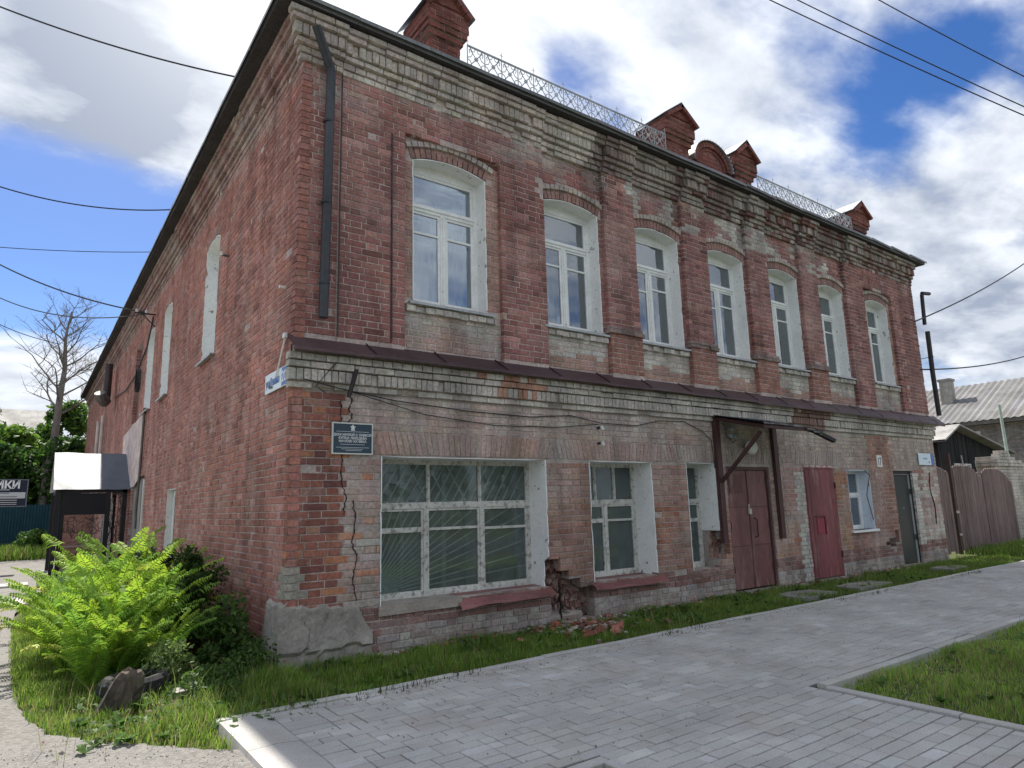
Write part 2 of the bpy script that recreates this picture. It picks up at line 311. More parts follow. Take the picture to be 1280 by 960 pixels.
# ---- front wall data
UP = [(1.50, 2.61), (3.60, 4.70), (5.50, 6.57), (7.34, 8.41), (9.18, 10.23), (10.99, 12.0), (13.05, 14.05)]   # street windows, upper floor
BAY = [(3.58, 4.79), (5.46, 6.66), (7.30, 8.50), (9.14, 10.30), (10.94, 12.10)]
PIL = [(4.79, 5.46), (6.66, 7.30), (8.50, 9.14), (10.30, 10.94)]
ZS, CR, ZB = 5.87, 5.96, 4.0
LOWO = [(1.07, 3.45, .45, 2.08), (4.22, 5.50, .44, 2.08), (6.29, 7.02, .43, 2.09), (7.31, 8.55, .0, 2.04), (9.64, 10.72, 0, 2.05), (11.22, 12.12, .82, 2.01), (13.2, 14.12, 0, 2.02)]
RECB = -.07
def inbay(x): return any(a <= x <= b for a, b in BAY)
def col_front(x, z, R):
    oo = 0; n = nz(x * .7, z * .9, 1.3); n2 = nz(x * 2.3, z * 2.9, 7.7); rr = R.random()
    if z > 3.33:
        c = mixc(RED, PURP, .55 + .6 * n + R.uniform(-.25, .25))
        if rr < .12: c = mixc(c, DRED, .7)
        elif rr < .20: c = mixc(c, LITE, .8)
        c = mixc(c, (.45, .29, .26), max(0, .8 * nz(x * .9, z * 1.3, 41)))
        bay = inbay(x)
        if z < 3.95 and bay:
            c = mixc(CREAM, GREY, R.uniform(0, .35)) if z > 3.56 + .12 * n2 else mixc(PINK, MUTE, R.random() * .6)
        elif z < 4.0 and 4.7 < x < 11: c = mixc((.31, .145, .115), PINK, R.uniform(0, .35))
        elif 1.34 < x < 2.84 or 12.86 < x < 14.2:
            if z < 3.95: c = mixc(mixc(PINK, GREY, .5 + 1.2 * n2), CREAM, .5 * (z > 3.7))
            elif z < 6.1: c = mixc(PINK, (.42, .27, .215), R.random())
        if z > 6.1 and x < 12:
            t = (z - 6.1) * 1.2 + 1.6 * n2 - .25 + (.2 if 3 < x < 12 else -.1)
            c = mixc(c, mixc(GREY, MUTE, R.random()), t)
            if x > 5.2 and n2 > .18: c = mixc(CREAM, GREY, R.random())
        st_ = min(abs(x - v) for v in (4.79, 6.66, 8.5, 10.3, 12.1)); 
        if z > 5.2 and st_ < .14: c = mixc(c, (.07, .04, .036), .75 * min(1, (z - 5.0) * .7) * (1 - st_ / .16))
        if z > 6.60: c = mixc(CREAM, GREY, .3 + R.uniform(-.2, .3) + (x > 5) * .25)
    else:
        c = mixc(MUTE, RED, .35 + .7 * n + R.uniform(-.25, .3))
        edge = .62 + .14 * n2
        if x < edge: c = mixc((.30, .125, .09), DRED, R.random() ** 1.5) if rr > .1 else ORNG
        elif x < 1.07: c = mixc(GREY, ORNG if rr < .25 else MUTE, R.random())
        if x > edge and z > 2.05:
            c = mixc(MUTE, GREY, .45 + .6 * n2 + R.uniform(-.2, .2))
            if z > 2.42: c = mixc(c, CREAM, (z - 2.42) * 1.5 + .45 * n2)
            if 9 < x < 14.3 and z > 2.1: c = mixc(c, (.42, .35, .28), .6 * (n2 > -.1))
        if x < .3 and z < .92 and z > .6: c = (.36, .33, .28)
        if z < .5:
            c = mixc(mixc(DRED, GREY, R.random() * .6), (.30, .17, .14), .45)
            if x > 1 and z < .2: c = mixc(GREY, DRED, R.random() * .5)
            oo = R.uniform(-.005, .010)
        elif 3.45 < x < 4.25 and z < 2.05: c = mixc((.31, .17, .125), MUTE, R.random() * .5)
        elif 5.5 < x < 7.3 and z < 1.4: c = mixc((.30, .13, .08), MUTE, R.random() * .6)
        elif 10.72 < x < 11.22 and z < 2.0 and z > .5: c = mixc(ORNG, (.40, .25, .16), R.random())
        elif 8.6 < x < 9.4 and .5 < z < 1.1: c = mixc(ORNG, MUTE, R.random() * .6)
        elif 12.12 < x < 13.2: c = mixc((.31, .15, .11), MUTE, R.random() * .7)
        elif 14.5 < x and z < 2.1: c = mixc(CREAM, RED, .4 + 1.6 * n2); oo = -.004 * (n2 > 0)
        if 9.38 < x < 9.64 and z < 1.95: c = (.52, .5, .45)
        if 14.12 < x < 14.46 and .35 < z < 1.98: c = (.56, .54, .49)
        if z > 3.0: c = mixc(c, GREY, .4)
        if x > .75 and z > .5: c = mixc(c, (.46, .37, .325), max(0, min(.65, .15 + 1.2 * nz(x * 1.1, z * 1.4, 77))))
    # eroded faces
    if R.random() < (.03 if z > 3.3 else .07): oo -= R.uniform(.001, .007) if R.random() < .8 else (.02 if z < 2.1 else .004); c = mixc(c, MUTE, .4)
    return jit(c, .13, R), oo
F_ = Layout(frontmap, XL, WX1, .0, 6.62, 'front', col_front); F_.cz0 = -.1; F_.cz1 = 7.17
for (a, b) in BAY: F_.reg.append((a, b, 3.33, 7.17, RECB))
for (a, b) in ((1.36, 2.82), (12.88, 14.2)): F_.reg.append((a, b, 3.318, 6.162, RECB))
for (a, b) in PIL: F_.reg.append((a, b, 3.33, 4.0, .02))
F_.reg.append((.50, .535, 3.35, 6.62, -.05)); F_.reg.append((1.17, 1.2, 3.4, 6.1, -.03)); F_.reg.append((14.36, 14.39, 3.4, 6.1, -.03))
for (a, b) in UP: F_.holes.append((a, b, ZB, CR + .1))
for o_ in LOWO: F_.holes.append(o_)
# broken masonry
DAM = [(3.45, 3.64, .10, .82), (3.64, 3.78, .08, .66), (3.78, 3.98, .10, .52), (3.98, 4.22, .0, .42), (7.02, 7.14, .55, 1.0), (7.14, 7.25, .62, .86), (12.66, 12.95, .42, .60), (12.95, 13.12, .5, .76), (12.5, 12.66, .46, .54)]
for (a, b, c, d) in DAM: F_.reg.append((a, b, c, d, -.20))
def arc_z(x, a, b, h=0):
    w = b - a; r = (w * w / 4 + (CR - ZS) ** 2) / (2 * (CR - ZS)); xm = (a + b) / 2
    return CR - r + math.sqrt(max(0, (r + h) ** 2 - (x - xm) ** 2))
def skip_arch(x, z):
    for a, b in UP:
        if a - .1 < x < b + .1 and ZS - .05 < z < arc_z(min(max(x, a), b), a, b, .245): return True
    return False
F_.skip.append(skip_arch)
F_.skip.append(lambda x, z: (z > 2.79 and z < 3.36) or (2.08 < z < 2.40 and (.95 < x < 6.2 or 7.1 < x < 8.9 or 9.4 < x < 11.05)) or (6.2 < x < 7.1 and 2.09 < z < 2.40))
F_.skip.append(lambda x, z: any(a <= x <= b and 3.83 < z < 3.99 for a, b in BAY) or (1.36 < x < 2.82 and 3.84 < z < 3.99))
RB = random.Random(3)
F_.lay(RB)
# white brick door surrounds, soldier lintels
x = .96
while x < 11.05:
    if not (8.9 < x < 9.4):
        c = jit(mixc(mixc(MUTE, PINK, .35), GREY, .3 + .8 * nz(x * 1.5, 4)), .12, RB)
        if x > 6: c = jit(mixc(MUTE, GREY, .6), .1, RB)
        near = min(LOWO[:4], key=lambda o: abs((o[0] + o[1]) / 2 - x)); sk = max(-.03, min(.03, (x - (near[0] + near[1]) / 2) * .05))
        brick(frontmap, x, x + .066, 2.098, 2.36 + RB.uniform(-.004, .004), RB.uniform(0, .004), .05, c, 'front', 'brick', skew=sk, R=RB)
    x += .077
# lower cornice
def course(mp_, a0, a1, z0, z1, o, w, colf, key, name, gap=.008, R=RB, depth=.12, dmg=.05):
    a = a0
    while a < a1 - .01:
        ww = w * R.uniform(.93, 1.07); b = min(a + ww - gap, a1); c = colf((a + b) / 2, R)
        oo = o - (R.uniform(.01, .035) if R.random() < dmg else 0)
        if c is not None: brick(mp_, a, b, z0 + R.uniform(-.002, .002), z1 + R.uniform(-.002, .002), oo, depth, c, key, name, R=R)
        a += ww
def c_low(a, R):
    c = mixc(CREAM, GREY, .25 + .9 * nz(a * .9, 2.2) + R.uniform(-.15, .25))
    if 2.3 < a < 3.4 and R.random() < .4: c = mixc(ORNG, MUTE, .5)
    if 9.3 < a < 10.6 and R.random() < .8: c = mixc(DRED, MUTE, .4)
    return jit(c, .1, R)
LE = WX1 + .02
course(frontmap, XL - .04, LE, 2.785, 2.85, .035, .25, c_low, 'front', 'cornice_brick')
course(frontmap, XL - .06, LE, 2.862, 2.985, .075, .078, c_low, 'front', 'cornice_brick')
course(frontmap, XL - .07, LE, 2.997, 3.065, .10, .25, c_low, 'front', 'cornice_brick')
course(frontmap, XL - .08, LE, 3.075, 3.145, .125, .13, c_low, 'front', 'cornice_brick')
# upper cornice (front), breaking forward over the pilasters
def c_up(a, R):
    t = .22 + .8 * nz(a * .8, 9.2) + R.uniform(-.15, .25)
    c = mixc(mixc(CREAM, GREY, t), MUTE, .3 + .3 * nz(a * 1.7, 5))
    if a > 4.5: c = mixc(c, mixc(DRED, GREY, .3), max(0, .25 + 1.3 * nz(a * 1.1, 31)))
    if a > 6.5 and R.random() < .22: c = mixc(RED, DRED, R.random())
    st_ = min(abs(a - v) for v in (4.79, 6.66, 8.5, 10.3, 12.1))
    if st_ < .12: c = mixc(c, (.07, .045, .04), .8 * (1 - st_ / .14))
    if a > 4.5: c = mixc(c, (.10, .085, .075), .35)
    return jit(c, .12, R)
segs = [(XL - .03, .52, .03), (.53, 3.56, .0)]
for i, (a, b) in enumerate(BAY):
    segs.append((a - .01, b - .01, -.035))
    if i < 4: segs.append((PIL[i][0] + .0, PIL[i][1] - .02, .015))
segs += [(12.1, 12.9, .015), (12.91, WX1 + .02, 0)]
for (a, b, e) in segs:
    for (z0, z1, o, w) in [(6.63, 6.70, .012, .14), (6.71, 6.785, .03, .14), (6.797, 6.86, .075, .26), (6.872, 7.015, .115, .085), (7.027, 7.09, .155, .26), (7.10, 7.165, .185, .26)]:
        course(frontmap, a - (o if a < .1 else 0), b, z0, z1, o + e, w, c_up, 'front', 'cornice_brick', dmg=.12)
# pilaster caps and aprons under the sills
def c_cap(a, R): return jit(mixc(GREY, DRED, .55), .15, R)
for (a, b) in PIL:
    course(frontmap, a - .05, b + .05, 4.005, 4.065, .055, .25, c_cap, 'front', 'brick', dmg=.15); course(frontmap, a - .03, b + .03, 4.072, 4.12, .035, .25, c_cap, 'front', 'brick', dmg=.15)
def c_ap(a, R): return jit(mixc(CREAM, GREY, R.uniform(0, .5)), .12, R)
for i, (a, b) in enumerate(UP):
    a2, b2 = (BAY[i - 1] if 0 < i < 6 else (a - .13, b + .13))
    course(frontmap, a2 + .03, b2 - .03, 3.845, 3.92, RECB + .055, .13, c_ap, 'front', 'brick', dmg=.2); course(frontmap, a2 + .005, b2 - .005, 3.93, 3.985, RECB + .02, .26, c_ap, 'front', 'brick')
# arches over the upper windows
def ring(mp_, a, b, h0, h1, o, depth, colf, key, name, n, e=0.0, R=RB):
    w = b - a; r = (w * w / 4 + (CR - ZS) ** 2) / (2 * (CR - ZS)); xm = (a + b) / 2; zc = CR - r; th = math.asin((w / 2 + e) / r)
    for i in range(n):
        t0 = -th + 2 * th * i / n + .0035; t1 = -th + 2 * th * (i + 1) / n - .0035; oo = o + R.uniform(-.003, .003); P = []
        for (t, rr) in ((t0, r + h0), (t1, r + h0), (t1, r + h1), (t0, r + h1)): P.append((xm + math.sin(t) * rr, zc + math.cos(t) * rr))
        ca = sum(p[0] for p in P) / 4; cz = sum(p[1] for p in P) / 4
        ins = [(p[0] + (ca - p[0]) * .06, p[1] + (cz - p[1]) * .05) for p in P]
        V = [mp_(x_, y_, oo) for x_, y_ in ins] + [mp_(x_, y_, oo - .004) for x_, y_ in P] + [mp_(x_, y_, oo - depth) for x_, y_ in P]
        c = Vector(mp_(ca, cz, 0)); bricks_all.append((w * .01 / (c - CAM).length ** 2 / n * 2, V, colf(ca, R), key, name))
def c_arc(a, R): return jit(mixc(PURP, MUTE, .4), .12, R)
def c_hood(a, R): return jit(mixc(mixc(CREAM, GREY, .5), MUTE, .35), .16, R)
for i, (a, b) in enumerate(UP):
    ring(frontmap, a, b, .012, .145, RECB + .002, .3, c_arc, 'front', 'arch_brick', 15, e=.02)
    ring(frontmap, a, b, .152, .225, RECB + .035, .3, c_hood, 'front', 'arch_brick', 15, e=.05)

# ---- side wall
SW = [(3.83, 4.78), (8.02, 8.95), (10.3, 11.35)]
def col_side(y, z, R):
    oo = 0; n2 = nz(y * 1.7, z * 2.1, 17); n = nz(y * .4, z * .6, 4)
    c = mixc((.42, .185, .145), (.345, .155, .125), .5 + n + R.uniform(-.4, .4))
    if R.random() < .1: c = LITE
    if R.random() < .05: c = mixc(c, DRED, .6)
    if z > 6.5: c = mixc(c, mixc(GREY, MUTE, .5), R.random() * .7)
    c = mixc(c, (.42, .30, .26), max(0, min(.55, n2 * 1.1)) * R.uniform(.4, 1))
    if y < .3 and .6 < z < .95: c = (.36, .33, .28)
    if z < .6: oo = R.uniform(-.004, .006); c = mixc(c, DRED, .3 * R.random())
    if R.random() < .03: oo -= R.uniform(.001, .007)
    return jit(c, .12, R), oo
SDW = Layout(sidemap, 0.0, WY1, 0.0, 6.62, 'side', col_side); SDW.cz0 = -.1; SDW.cz1 = 7.17
for (a, b) in SW: SDW.holes.append((a, b, 3.95, CR + .1))
SDW.holes.append((6.3, 7.15, 0, 1.95)); SDW.holes.append((10.3, 12.6, 0, 2.4))
SDW.reg.append((12.35, 13.6, 3.9, 6.0, -.12)); SDW.reg.append((1.32, 1.34, 3.3, 6.5, -.03))
def skip_sarch(y, z):
    for a, b in SW:
        if a - .02 < y < b + .02 and ZS - .05 < z < arc_z(min(max(y, a), b), a, b, .15): return True
    return False
SDW.skip.append(skip_sarch)
SDW.lay(RB)
def c_su(a, R): return jit(mixc(mixc(GREY, MUTE, .5), PURP, .45 + .9 * nz(a * .7, 3) + R.uniform(-.2, .2)), .12, R)
for (z0, z1, o, w) in [(6.63, 6.70, .012, .14), (6.71, 6.785, .03, .14), (6.797, 6.86, .075, .26), (6.872, 7.015, .115, .085), (7.027, 7.09, .155, .26), (7.10, 7.165, .185, .26)]:
    course(sidemap, -o, WY1, z0, z1, o, w, c_su, 'side', 'cornice_brick')
for (a, b) in SW: ring(sidemap, a, b, .012, .145, .002, .3, c_arc, 'side', 'arch_brick', 13, e=.02)

# ---- wall cores (mortar)
mb = MB(); F_.core(mb, -.55, (.40, .345, .315)); FW = mb.build('front_wall', MOR, B)
mb = MB(); SDW.core(mb, -.55, (.43, .36, .33)); SWL = mb.build('side_wall', MOR, B)
mb = MB(); mb.box(WX1 - .02, WX1 - .005, .1, WY1, -.1, 7.1, (.3, .13, .1)); mb.box(.1, WX1 - .02, WY1 - .2, WY1, -.1, 7.1, (.3, .13, .1)); mb.build('rear_walls', BRK, B)
# broken edges inside the holes
mb = MB(); RR = random.Random(11)
for (a, b, c, d) in DAM:
    n_ = int((b - a) * (d - c) * 420) + 2
    for i in range(n_):
        x = RR.uniform(a + (.07 if a in (3.45, 7.02) else 0), b); z = RR.uniform(c, d); w = RR.uniform(.03, .09)
        mb.obox((x, .22 + RR.uniform(-.04, .05), z), (w * .6, .01, RR.uniform(-.02, .02)), (0, .05, 0), (RR.uniform(-.01, .01), RR.uniform(-.01, .01), .026), jit(mixc(DRED, MUTE, RR.random()), .2, RR))
mb.build('broken_masonry', BRK, FW)['kind'] = 'stuff'
PK = []   # parapet keys filled later
# ---- parapets on the roof
def para_col(x, R): return jit(mixc((.25, .085, .07), DRED, R.random() * .7), .12, R)
par_core = {}
def parapet(x0, x1, ze, za, ztop):
    key = 'par%d' % len(PK); PK.append(key); y0, y1 = .04, .56
    core = MB(); mc = (.36, .28, .26)
    lev = [(7.15, ztop - .33, 0), (ztop - .33, ztop - .24, .035), (ztop - .24, ztop - .16, .075), (ztop - .16, ze, .095)]
    for (z0, z1, e) in lev:
        core.box(x0 - e + .008, x1 + e - .008, y0 - e + .008, y1 + e - .008, z0, z1, mc)
        fm = lambda a, z, o, y=y0 - e: (a, y - o, z); lm = lambda a, z, o, x=x0 - e: (x - o, a, z); rm = lambda a, z, o, x=x1 + e: (x + o, a, z)
        z = z0; k = 0
        while z < z1 - .02:
            zt = min(z + CH - .01, z1); st = k % 2
            for (mp_, a0, a1) in ((fm, x0 - e, x1 + e), (lm, y0 - e, y1 + e), (rm, y0 - e, y1 + e)):
                a = a0 - (.13 if st else 0)
                while a < a1 - .02:
                    brick(mp_, max(a, a0), min(a + .255, a1), z, zt, 0, .03, para_col(a, RB), key, 'brick', R=RB); a += .265
            z += CH; k += 1
    e = .10; xm = (x0 + x1) / 2
    core.prism([(x0 - e + .02, ze), (x1 + e - .02, ze), (xm, za - .04)], 1, y0 - e + .01, y1 + e, (.25, .09, .075))
    core.prism([(x0 - e + .1, ze + .03), (x1 + e - .1, ze + .03), (xm, za - .12)], 1, y0 - e - .012, y0 - e + .01, (.2, .075, .06))
    po = core.build('roof_pedestal', BRK, B)
    # raking brick cornice
    rk = MB(); xe0 = x0 - e - .03; xe1 = x1 + e + .03
    for s_, xe in ((1, xe0), (-1, xe1)):
        a = Vector((xe, 0, ze)); b = Vector((xm, 0, za)); d = (b - a); L_ = d.length; d.normalize(); nrm = Vector((-d.z * s_, 0, d.x * s_)); n_ = max(3, int(L_ / .085))
        for i in range(n_):
            c = a + d * (L_ * (i + .5) / n_) - nrm * .045 + Vector((0, y0 - e - .03, 0)); rk.obox(c, d * (L_ / n_ * .46), Vector((0, .045, 0)), nrm * .035, para_col(i, RB))
    rk.build('raking_course', BRK, po)
    cp = MB()
    for s_, xe in ((1, xe0 - .03), (-1, xe1 + .03)):
        cp.add([(xe, y0 - e - .06, ze - .02), (xm, y0 - e - .06, za + .02), (xm, y1 + e + .08, za + .02), (xe, y1 + e + .08, ze - .02), (xe, y0 - e - .06, ze - .005), (xm, y0 - e - .06, za + .035), (xm, y1 + e + .08, za + .035), (xe, y1 + e + .08, ze - .005)],
               [(0, 3, 2, 1), (4, 5, 6, 7), (0, 1, 5, 4), (2, 3, 7, 6), (3, 0, 4, 7)], (.42, .44, .46))
    cp.build('metal_cap', METL, po)
    return po, key
keypar = {}
for a in ((1.75, 2.22, 8.16, 8.50, 8.08), (6.46, 7.06, 8.16, 8.46, 8.08), (8.42, 8.94, 8.04, 8.36, 7.96), (12.80, 13.42, 7.96, 8.26, 7.9)):
    po, key = parapet(*a); keypar[key] = po
# arched gable between the middle pedestals
gb = MB(); g0, g1 = 7.12, 8.40; gm = (g0 + g1) / 2; gr = .55; y0 = .10
prof = [(g0, 7.15), (g1, 7.15), (g1, 7.62)] + [(gm + gr * math.cos(t), 7.62 + .47 * math.sin(t)) for t in [math.pi * i / 14 for i in range(15)]] + [(g0, 7.62)]
gb.prism(prof, 1, y0, .40, (.36, .28, .26)); G_ = gb.build('arched_gable', MOR, B); keypar['gab'] = G_
fm = lambda a, z, o: (a, y0 - o, z)
z = 7.16; k = 0
while z < 8.0:
    hw = (g1 - g0) / 2 if z < 7.6 else max(0, (gr - .13) * math.sqrt(max(0, 1 - ((z + .04 - 7.62) / .36) ** 2)))
    a = gm - hw; st = k % 2; aa = a - (.13 if st else 0)
    while aa < gm + hw - .02:
        brick(fm, max(aa, a), min(aa + .25, gm + hw), z, z + CH - .01, .008, .03, para_col(aa, RB), 'gab', R=RB); aa += .26
    z += CH; k += 1
for rr0, rr1, o in ((.80, 1.0, .05), (.66, .78, .02)):
    for i in range(18):
        t0 = math.pi * i / 18 + .01; t1 = math.pi * (i + 1) / 18 - .01
        P = [(gm + gr * math.cos(t) * rr, 7.62 + .47 * math.sin(t) * rr) for t, rr in ((t0, rr0), (t1, rr0), (t1, rr1), (t0, rr1))]
        V = [fm(x_, z_, o) for x_, z_ in P] * 1 + [fm(x_, z_, o - .004) for x_, z_ in P] + [fm(x_, z_, -.02) for x_, z_ in P]
        bricks_all.append((0, V, para_col(i, RB), 'gab', 'brick'))
ed = MB()
pts = [(gm + (gr + .02) * math.cos(t), 7.62 + .49 * math.sin(t)) for t in [math.pi * i / 20 for i in range(21)]]
for (p, q) in zip(pts, pts[1:]): ed.bar((p[0], .22, p[1]), (q[0], .22, q[1]), .012, .42, (.3, .31, .33))
for i in range(0, 20): ed.bar((pts[i][0], .01, pts[i][1]), (pts[i][0] + .01, .0, pts[i][1] + .035), .012, .004, (.6, .6, .6))
ed.build('metal_edging', METL, G_)

# ---- emit bricks: largest as own objects, the rest as joined geometry
bricks_all.sort(key=lambda b: -b[0])
parents = {'front': FW, 'side': SWL}; parents.update(keypar)
cnt = {}; rest = {}
LIM = {'brick': 300, 'cornice_brick': 300, 'arch_brick': 300}
for sc, V, c, key, name in bricks_all:
    lim = LIM[name]
    if cnt.get(name, 0) < lim and sc > 0 and key in ('front', 'side'):
        cnt[name] = cnt.get(name, 0) + 1; q = MB(); q.add(V, BF, c)
        ctr = (sum(p[0] for p in V) / 12, sum(p[1] for p in V) / 12, sum(p[2] for p in V) / 12)
        q.build(name, BRK, parents[key], off=ctr, loc=ctr)
    else: rest.setdefault((key, 'brickwork'), MB()).add(V, BF, c)
for (key, nm), q in rest.items(): q.build(nm, BRK, parents[key])['kind'] = 'stuff'

# ------------------------------------------------------------------ windows
def box_room(w, x0, x1, y0, y1, z0, z1, c, mapf=None, wall=SWL):
    q = MB(); Pn = mapf or (lambda x, y, z: (x, y, z))
    A = [(x0, y0, z0), (x1, y0, z0), (x1, y1, z0), (x0, y1, z0), (x0, y0, z1), (x1, y0, z1), (x1, y1, z1), (x0, y1, z1)]
    q.add([Pn(*p) for p in A], [(0, 3, 2, 1), (4, 5, 6, 7), (1, 2, 6, 5), (2, 3, 7, 6), (3, 0, 4, 7)], c); q.build('interior', DARK, w)
def reveal(w, pm, a0, a1, z0, zt, o0, o1, arch, col, mat=PLW, th=.014, cut=None, bottom=False):
    """plaster lining of an opening between depth o0 (outside) and o1 (inside)"""
    if arch: top = [(a0 + (a1 - a0) * i / 12, 0) for i in range(13)]; top = [(x, arc_z(x, a0, a1)) for x, _ in top]
    else: top = [(a0, zt), (a1, zt)]
    path = [(a0, z0)] + top + [(a1, z0)]
    if bottom: path += [(a0, z0)]
    def sub(p, r_, n): return [(p[0] + (r_[0] - p[0]) * i / n, p[1] + (r_[1] - p[1]) * i / n) for i in range(n)]
    full = []
    for p, r_ in zip(path, path[1:]): full += sub(p, r_, 26 if abs(p[1] - r_[1]) > .5 else (8 if abs(p[0] - r_[0]) > .5 else 1))
    path = full + [path[-1]]
    xm = (a0 + a1) / 2; zm = (z0 + zt) / 2; q = MB(); inn = []; of0 = []
    for i, (x, z) in enumerate(path):
        inn.append((x + (th if x < xm - 1e-4 else (-th if x > xm + 1e-4 else 0)), z - th * .6 if z > zm and not (abs(x - a0) < 1e-6 or abs(x - a1) < 1e-6) else z))
        k = nz(z * 9, x * 7, a0 * 3) ; d_ = (max(0, k - .2) * .05 + abs(nz(z * 23, x * 19, 5)) * .007) if i not in (0,) else 0
        if x > xm and cut and z < cut[0]: d_ = max(d_, cut[1] + .05 * abs(nz(z * 11, 3)))
        of0.append(o0 - d_)
    for i in range(len(path) - 1):
        a, b, c, d = path[i], path[i + 1], inn[i + 1], inn[i]
        if of0[i] <= o1 + .02 or of0[i + 1] <= o1 + .02: continue
        q.add([pm(*a, of0[i]), pm(*b, of0[i + 1]), pm(*c, of0[i + 1]), pm(*d, of0[i]), pm(*c, o1), pm(*d, o1)], [(0, 1, 2, 3), (3, 2, 4, 5)], col)
    return q.build('reveal', mat, w)
def pane(w, pm, a0, a1, z0, z1, o, mat=GLASS, name='pane'):
    q = MB(); q.add([pm(a0, z0, o), pm(a1, z0, o), pm(a1, z1, o), pm(a0, z1, o), pm(a0, z0, o - .004), pm(a1, z0, o - .004), pm(a1, z1, o - .004), pm(a0, z1, o - .004)],
                    [(0, 1, 2, 3), (4, 7, 6, 5), (0, 4, 5, 1), (1, 5, 6, 2), (2, 6, 7, 3), (3, 7, 4, 0)], (1, 1, 1)); return q.build(name, mat, w)
def rb(q, pm, a0, a1, z0, z1, o0, o1, c):
    A = [pm(a, z, o) for o in (o0, o1) for (a, z) in ((a0, z0), (a1, z0), (a1, z1), (a0, z1))]
    q.add(A, [(0, 3, 2, 1), (4, 5, 6, 7), (0, 1, 5, 4), (1, 2, 6, 5), (2, 3, 7, 6), (3, 0, 4, 7)], c)
WP = (.80, .81, .80)
def upper_window(pm, a0, a1, zb, o0, of, kind=0, face=1, curtain=True):
    q = MB(); z1 = ZS; t = .055; c = WP; am = (a0 + a1) / 2 + RB.uniform(-.01, .01); ztr = 5.33
    i0, i1 = a0 + .014, a1 - .014
    rb(q, pm, i0, i0 + t, zb, z1, of, of - .07, c); rb(q, pm, i1 - t, i1, zb, z1, of, of - .07, c); rb(q, pm, i0 + t, i1 - t, z1 - t, z1, of, of - .07, c); rb(q, pm, i0 + t, i1 - t, zb, zb + .07, of, of - .07, c)
    rb(q, pm, i0 + t, i1 - t, ztr - .035, ztr + .035, of + .004, of - .07, c); rb(q, pm, i0 + t - .01, i1 - t + .01, ztr + .008, ztr + .02, of + .02, of + .004, c)
    rb(q, pm, am - .04, am + .04, zb + .07, ztr - .035, of + .002, of - .07, c); rb(q, pm, am - .012, am + .012, zb + .08, ztr - .04, of + .014, of + .002, c)
    # sheet above the frame filling the arch
    for i in range(10):
        x0 = i0 + (i1 - i0) * i / 10; x1 = i0 + (i1 - i0) * (i + 1) / 10; zt = min(arc_z(x0, a0, a1), arc_z(x1, a0, a1)) + .03; rb(q, pm, x0, x1, z1, zt, of - .005, of - .05, c)
    w = q.build('window', WOODW, B)
    s = MB(); g = .035
    cells = [(i0 + t, i1 - t, ztr + .035, z1 - t), (i0 + t, am - .04, zb + .07, ztr - .035), (am + .04, i1 - t, zb + .07, ztr - .035)]
    for j, (x0, x1, za, zc) in enumerate(cells):
        o1, o2 = of - .012, of - .045
        rb(s, pm, x0, x0 + g, za, zc, o1, o2, c); rb(s, pm, x1 - g, x1, za, zc, o1, o2, c); rb(s, pm, x0 + g, x1 - g, za, za + g, o1, o2, c); rb(s, pm, x0 + g, x1 - g, zc - g, zc, o1, o2, c)
        if j:
            zbar = ztr - .33 if not (kind == 1 and j == 1) else ztr - .40
            rb(s, pm, x0 + g, x1 - g, zbar - .014, zbar + .014, o1 + .002, o2 - .002, c)
            pane(w, pm, x0 + g, x1 - g, za + g, zbar - .014, of - .028); pane(w, pm, x0 + g, x1 - g, zbar + .014, zc - g, of - .028)
        else: pane(w, pm, x0 + g, x1 - g, za + g, zc - g, of - .028)
    s.build('sash', WOODW, w)
    # second inner frame, curtains, dark room
    s = MB(); ob = of - .19; cc = (.62, .64, .64)
    rb(s, pm, i0, i0 + .11, zb, z1, ob, ob - .04, cc); rb(s, pm, i1 - .11, i1, zb, z1, ob, ob - .04, cc); rb(s, pm, i0, i1, z1 - .09, z1 + .1, ob, ob - .04, cc); rb(s, pm, am - .06, am + .06, zb, ztr, ob, ob - .04, cc); rb(s, pm, i0, i1, ztr - .05, ztr + .05, ob, ob - .04, cc)
    rb(s, pm, i0 + .1, i1 - .1, ztr - .40, ztr - .37, ob - .005, ob - .03, cc); s.build('inner_frame', WOODW, w)
    if curtain:
        s = MB(); R = random.Random(int(a0 * 100)); wv = R.uniform(.16, .34); oc = ob - .16; tone = R.choice([(.52, .54, .56), (.42, .46, .5), (.6, .62, .62)])
        for (x0, x1) in ((a0 - .02, a0 + wv), (a1 - R.uniform(.15, .42), a1 + .02)):
            n_ = 14; P = [(x0 + (x1 - x0) * i / n_, oc + .02 * math.sin(i * 1.9) + .008 * math.sin(i * 4.1)) for i in range(n_ + 1)]
            for (p, r_) in zip(P, P[1:]): s.add([pm(p[0], zb, p[1]), pm(r_[0], zb, r_[1]), pm(r_[0], CR, r_[1]), pm(p[0], CR, p[1])], [(0, 1, 2, 3)], tone)
        s.build('curtain', CURT, w)
    rm = MB(); A = [pm(a, z, o) for o in (of - .1, of - 1.7) for (a, z) in ((a0 - .02, zb - .02), (a1 + .02, zb - .02), (a1 + .02, CR + .12), (a0 - .02, CR + .12))]
    rm.add(A, [(4, 5, 6, 7), (0, 1, 5, 4), (1, 2, 6, 5), (2, 3, 7, 6), (3, 0, 4, 7)], (.10, .125, .15)); rm.build('interior', DARK, w)
    reveal(w, pm, a0, a1, zb, ZS, o0 + .006, of - .06, True, (.80, .81, .79))
    sl = MB(); A = [pm(a0 - .07, zb - .005, of + .0), pm(a1 + .07, zb - .005, of), pm(a1 + .07, zb - .035, o0 + .08), pm(a0 - .07, zb - .035, o0 + .08)]
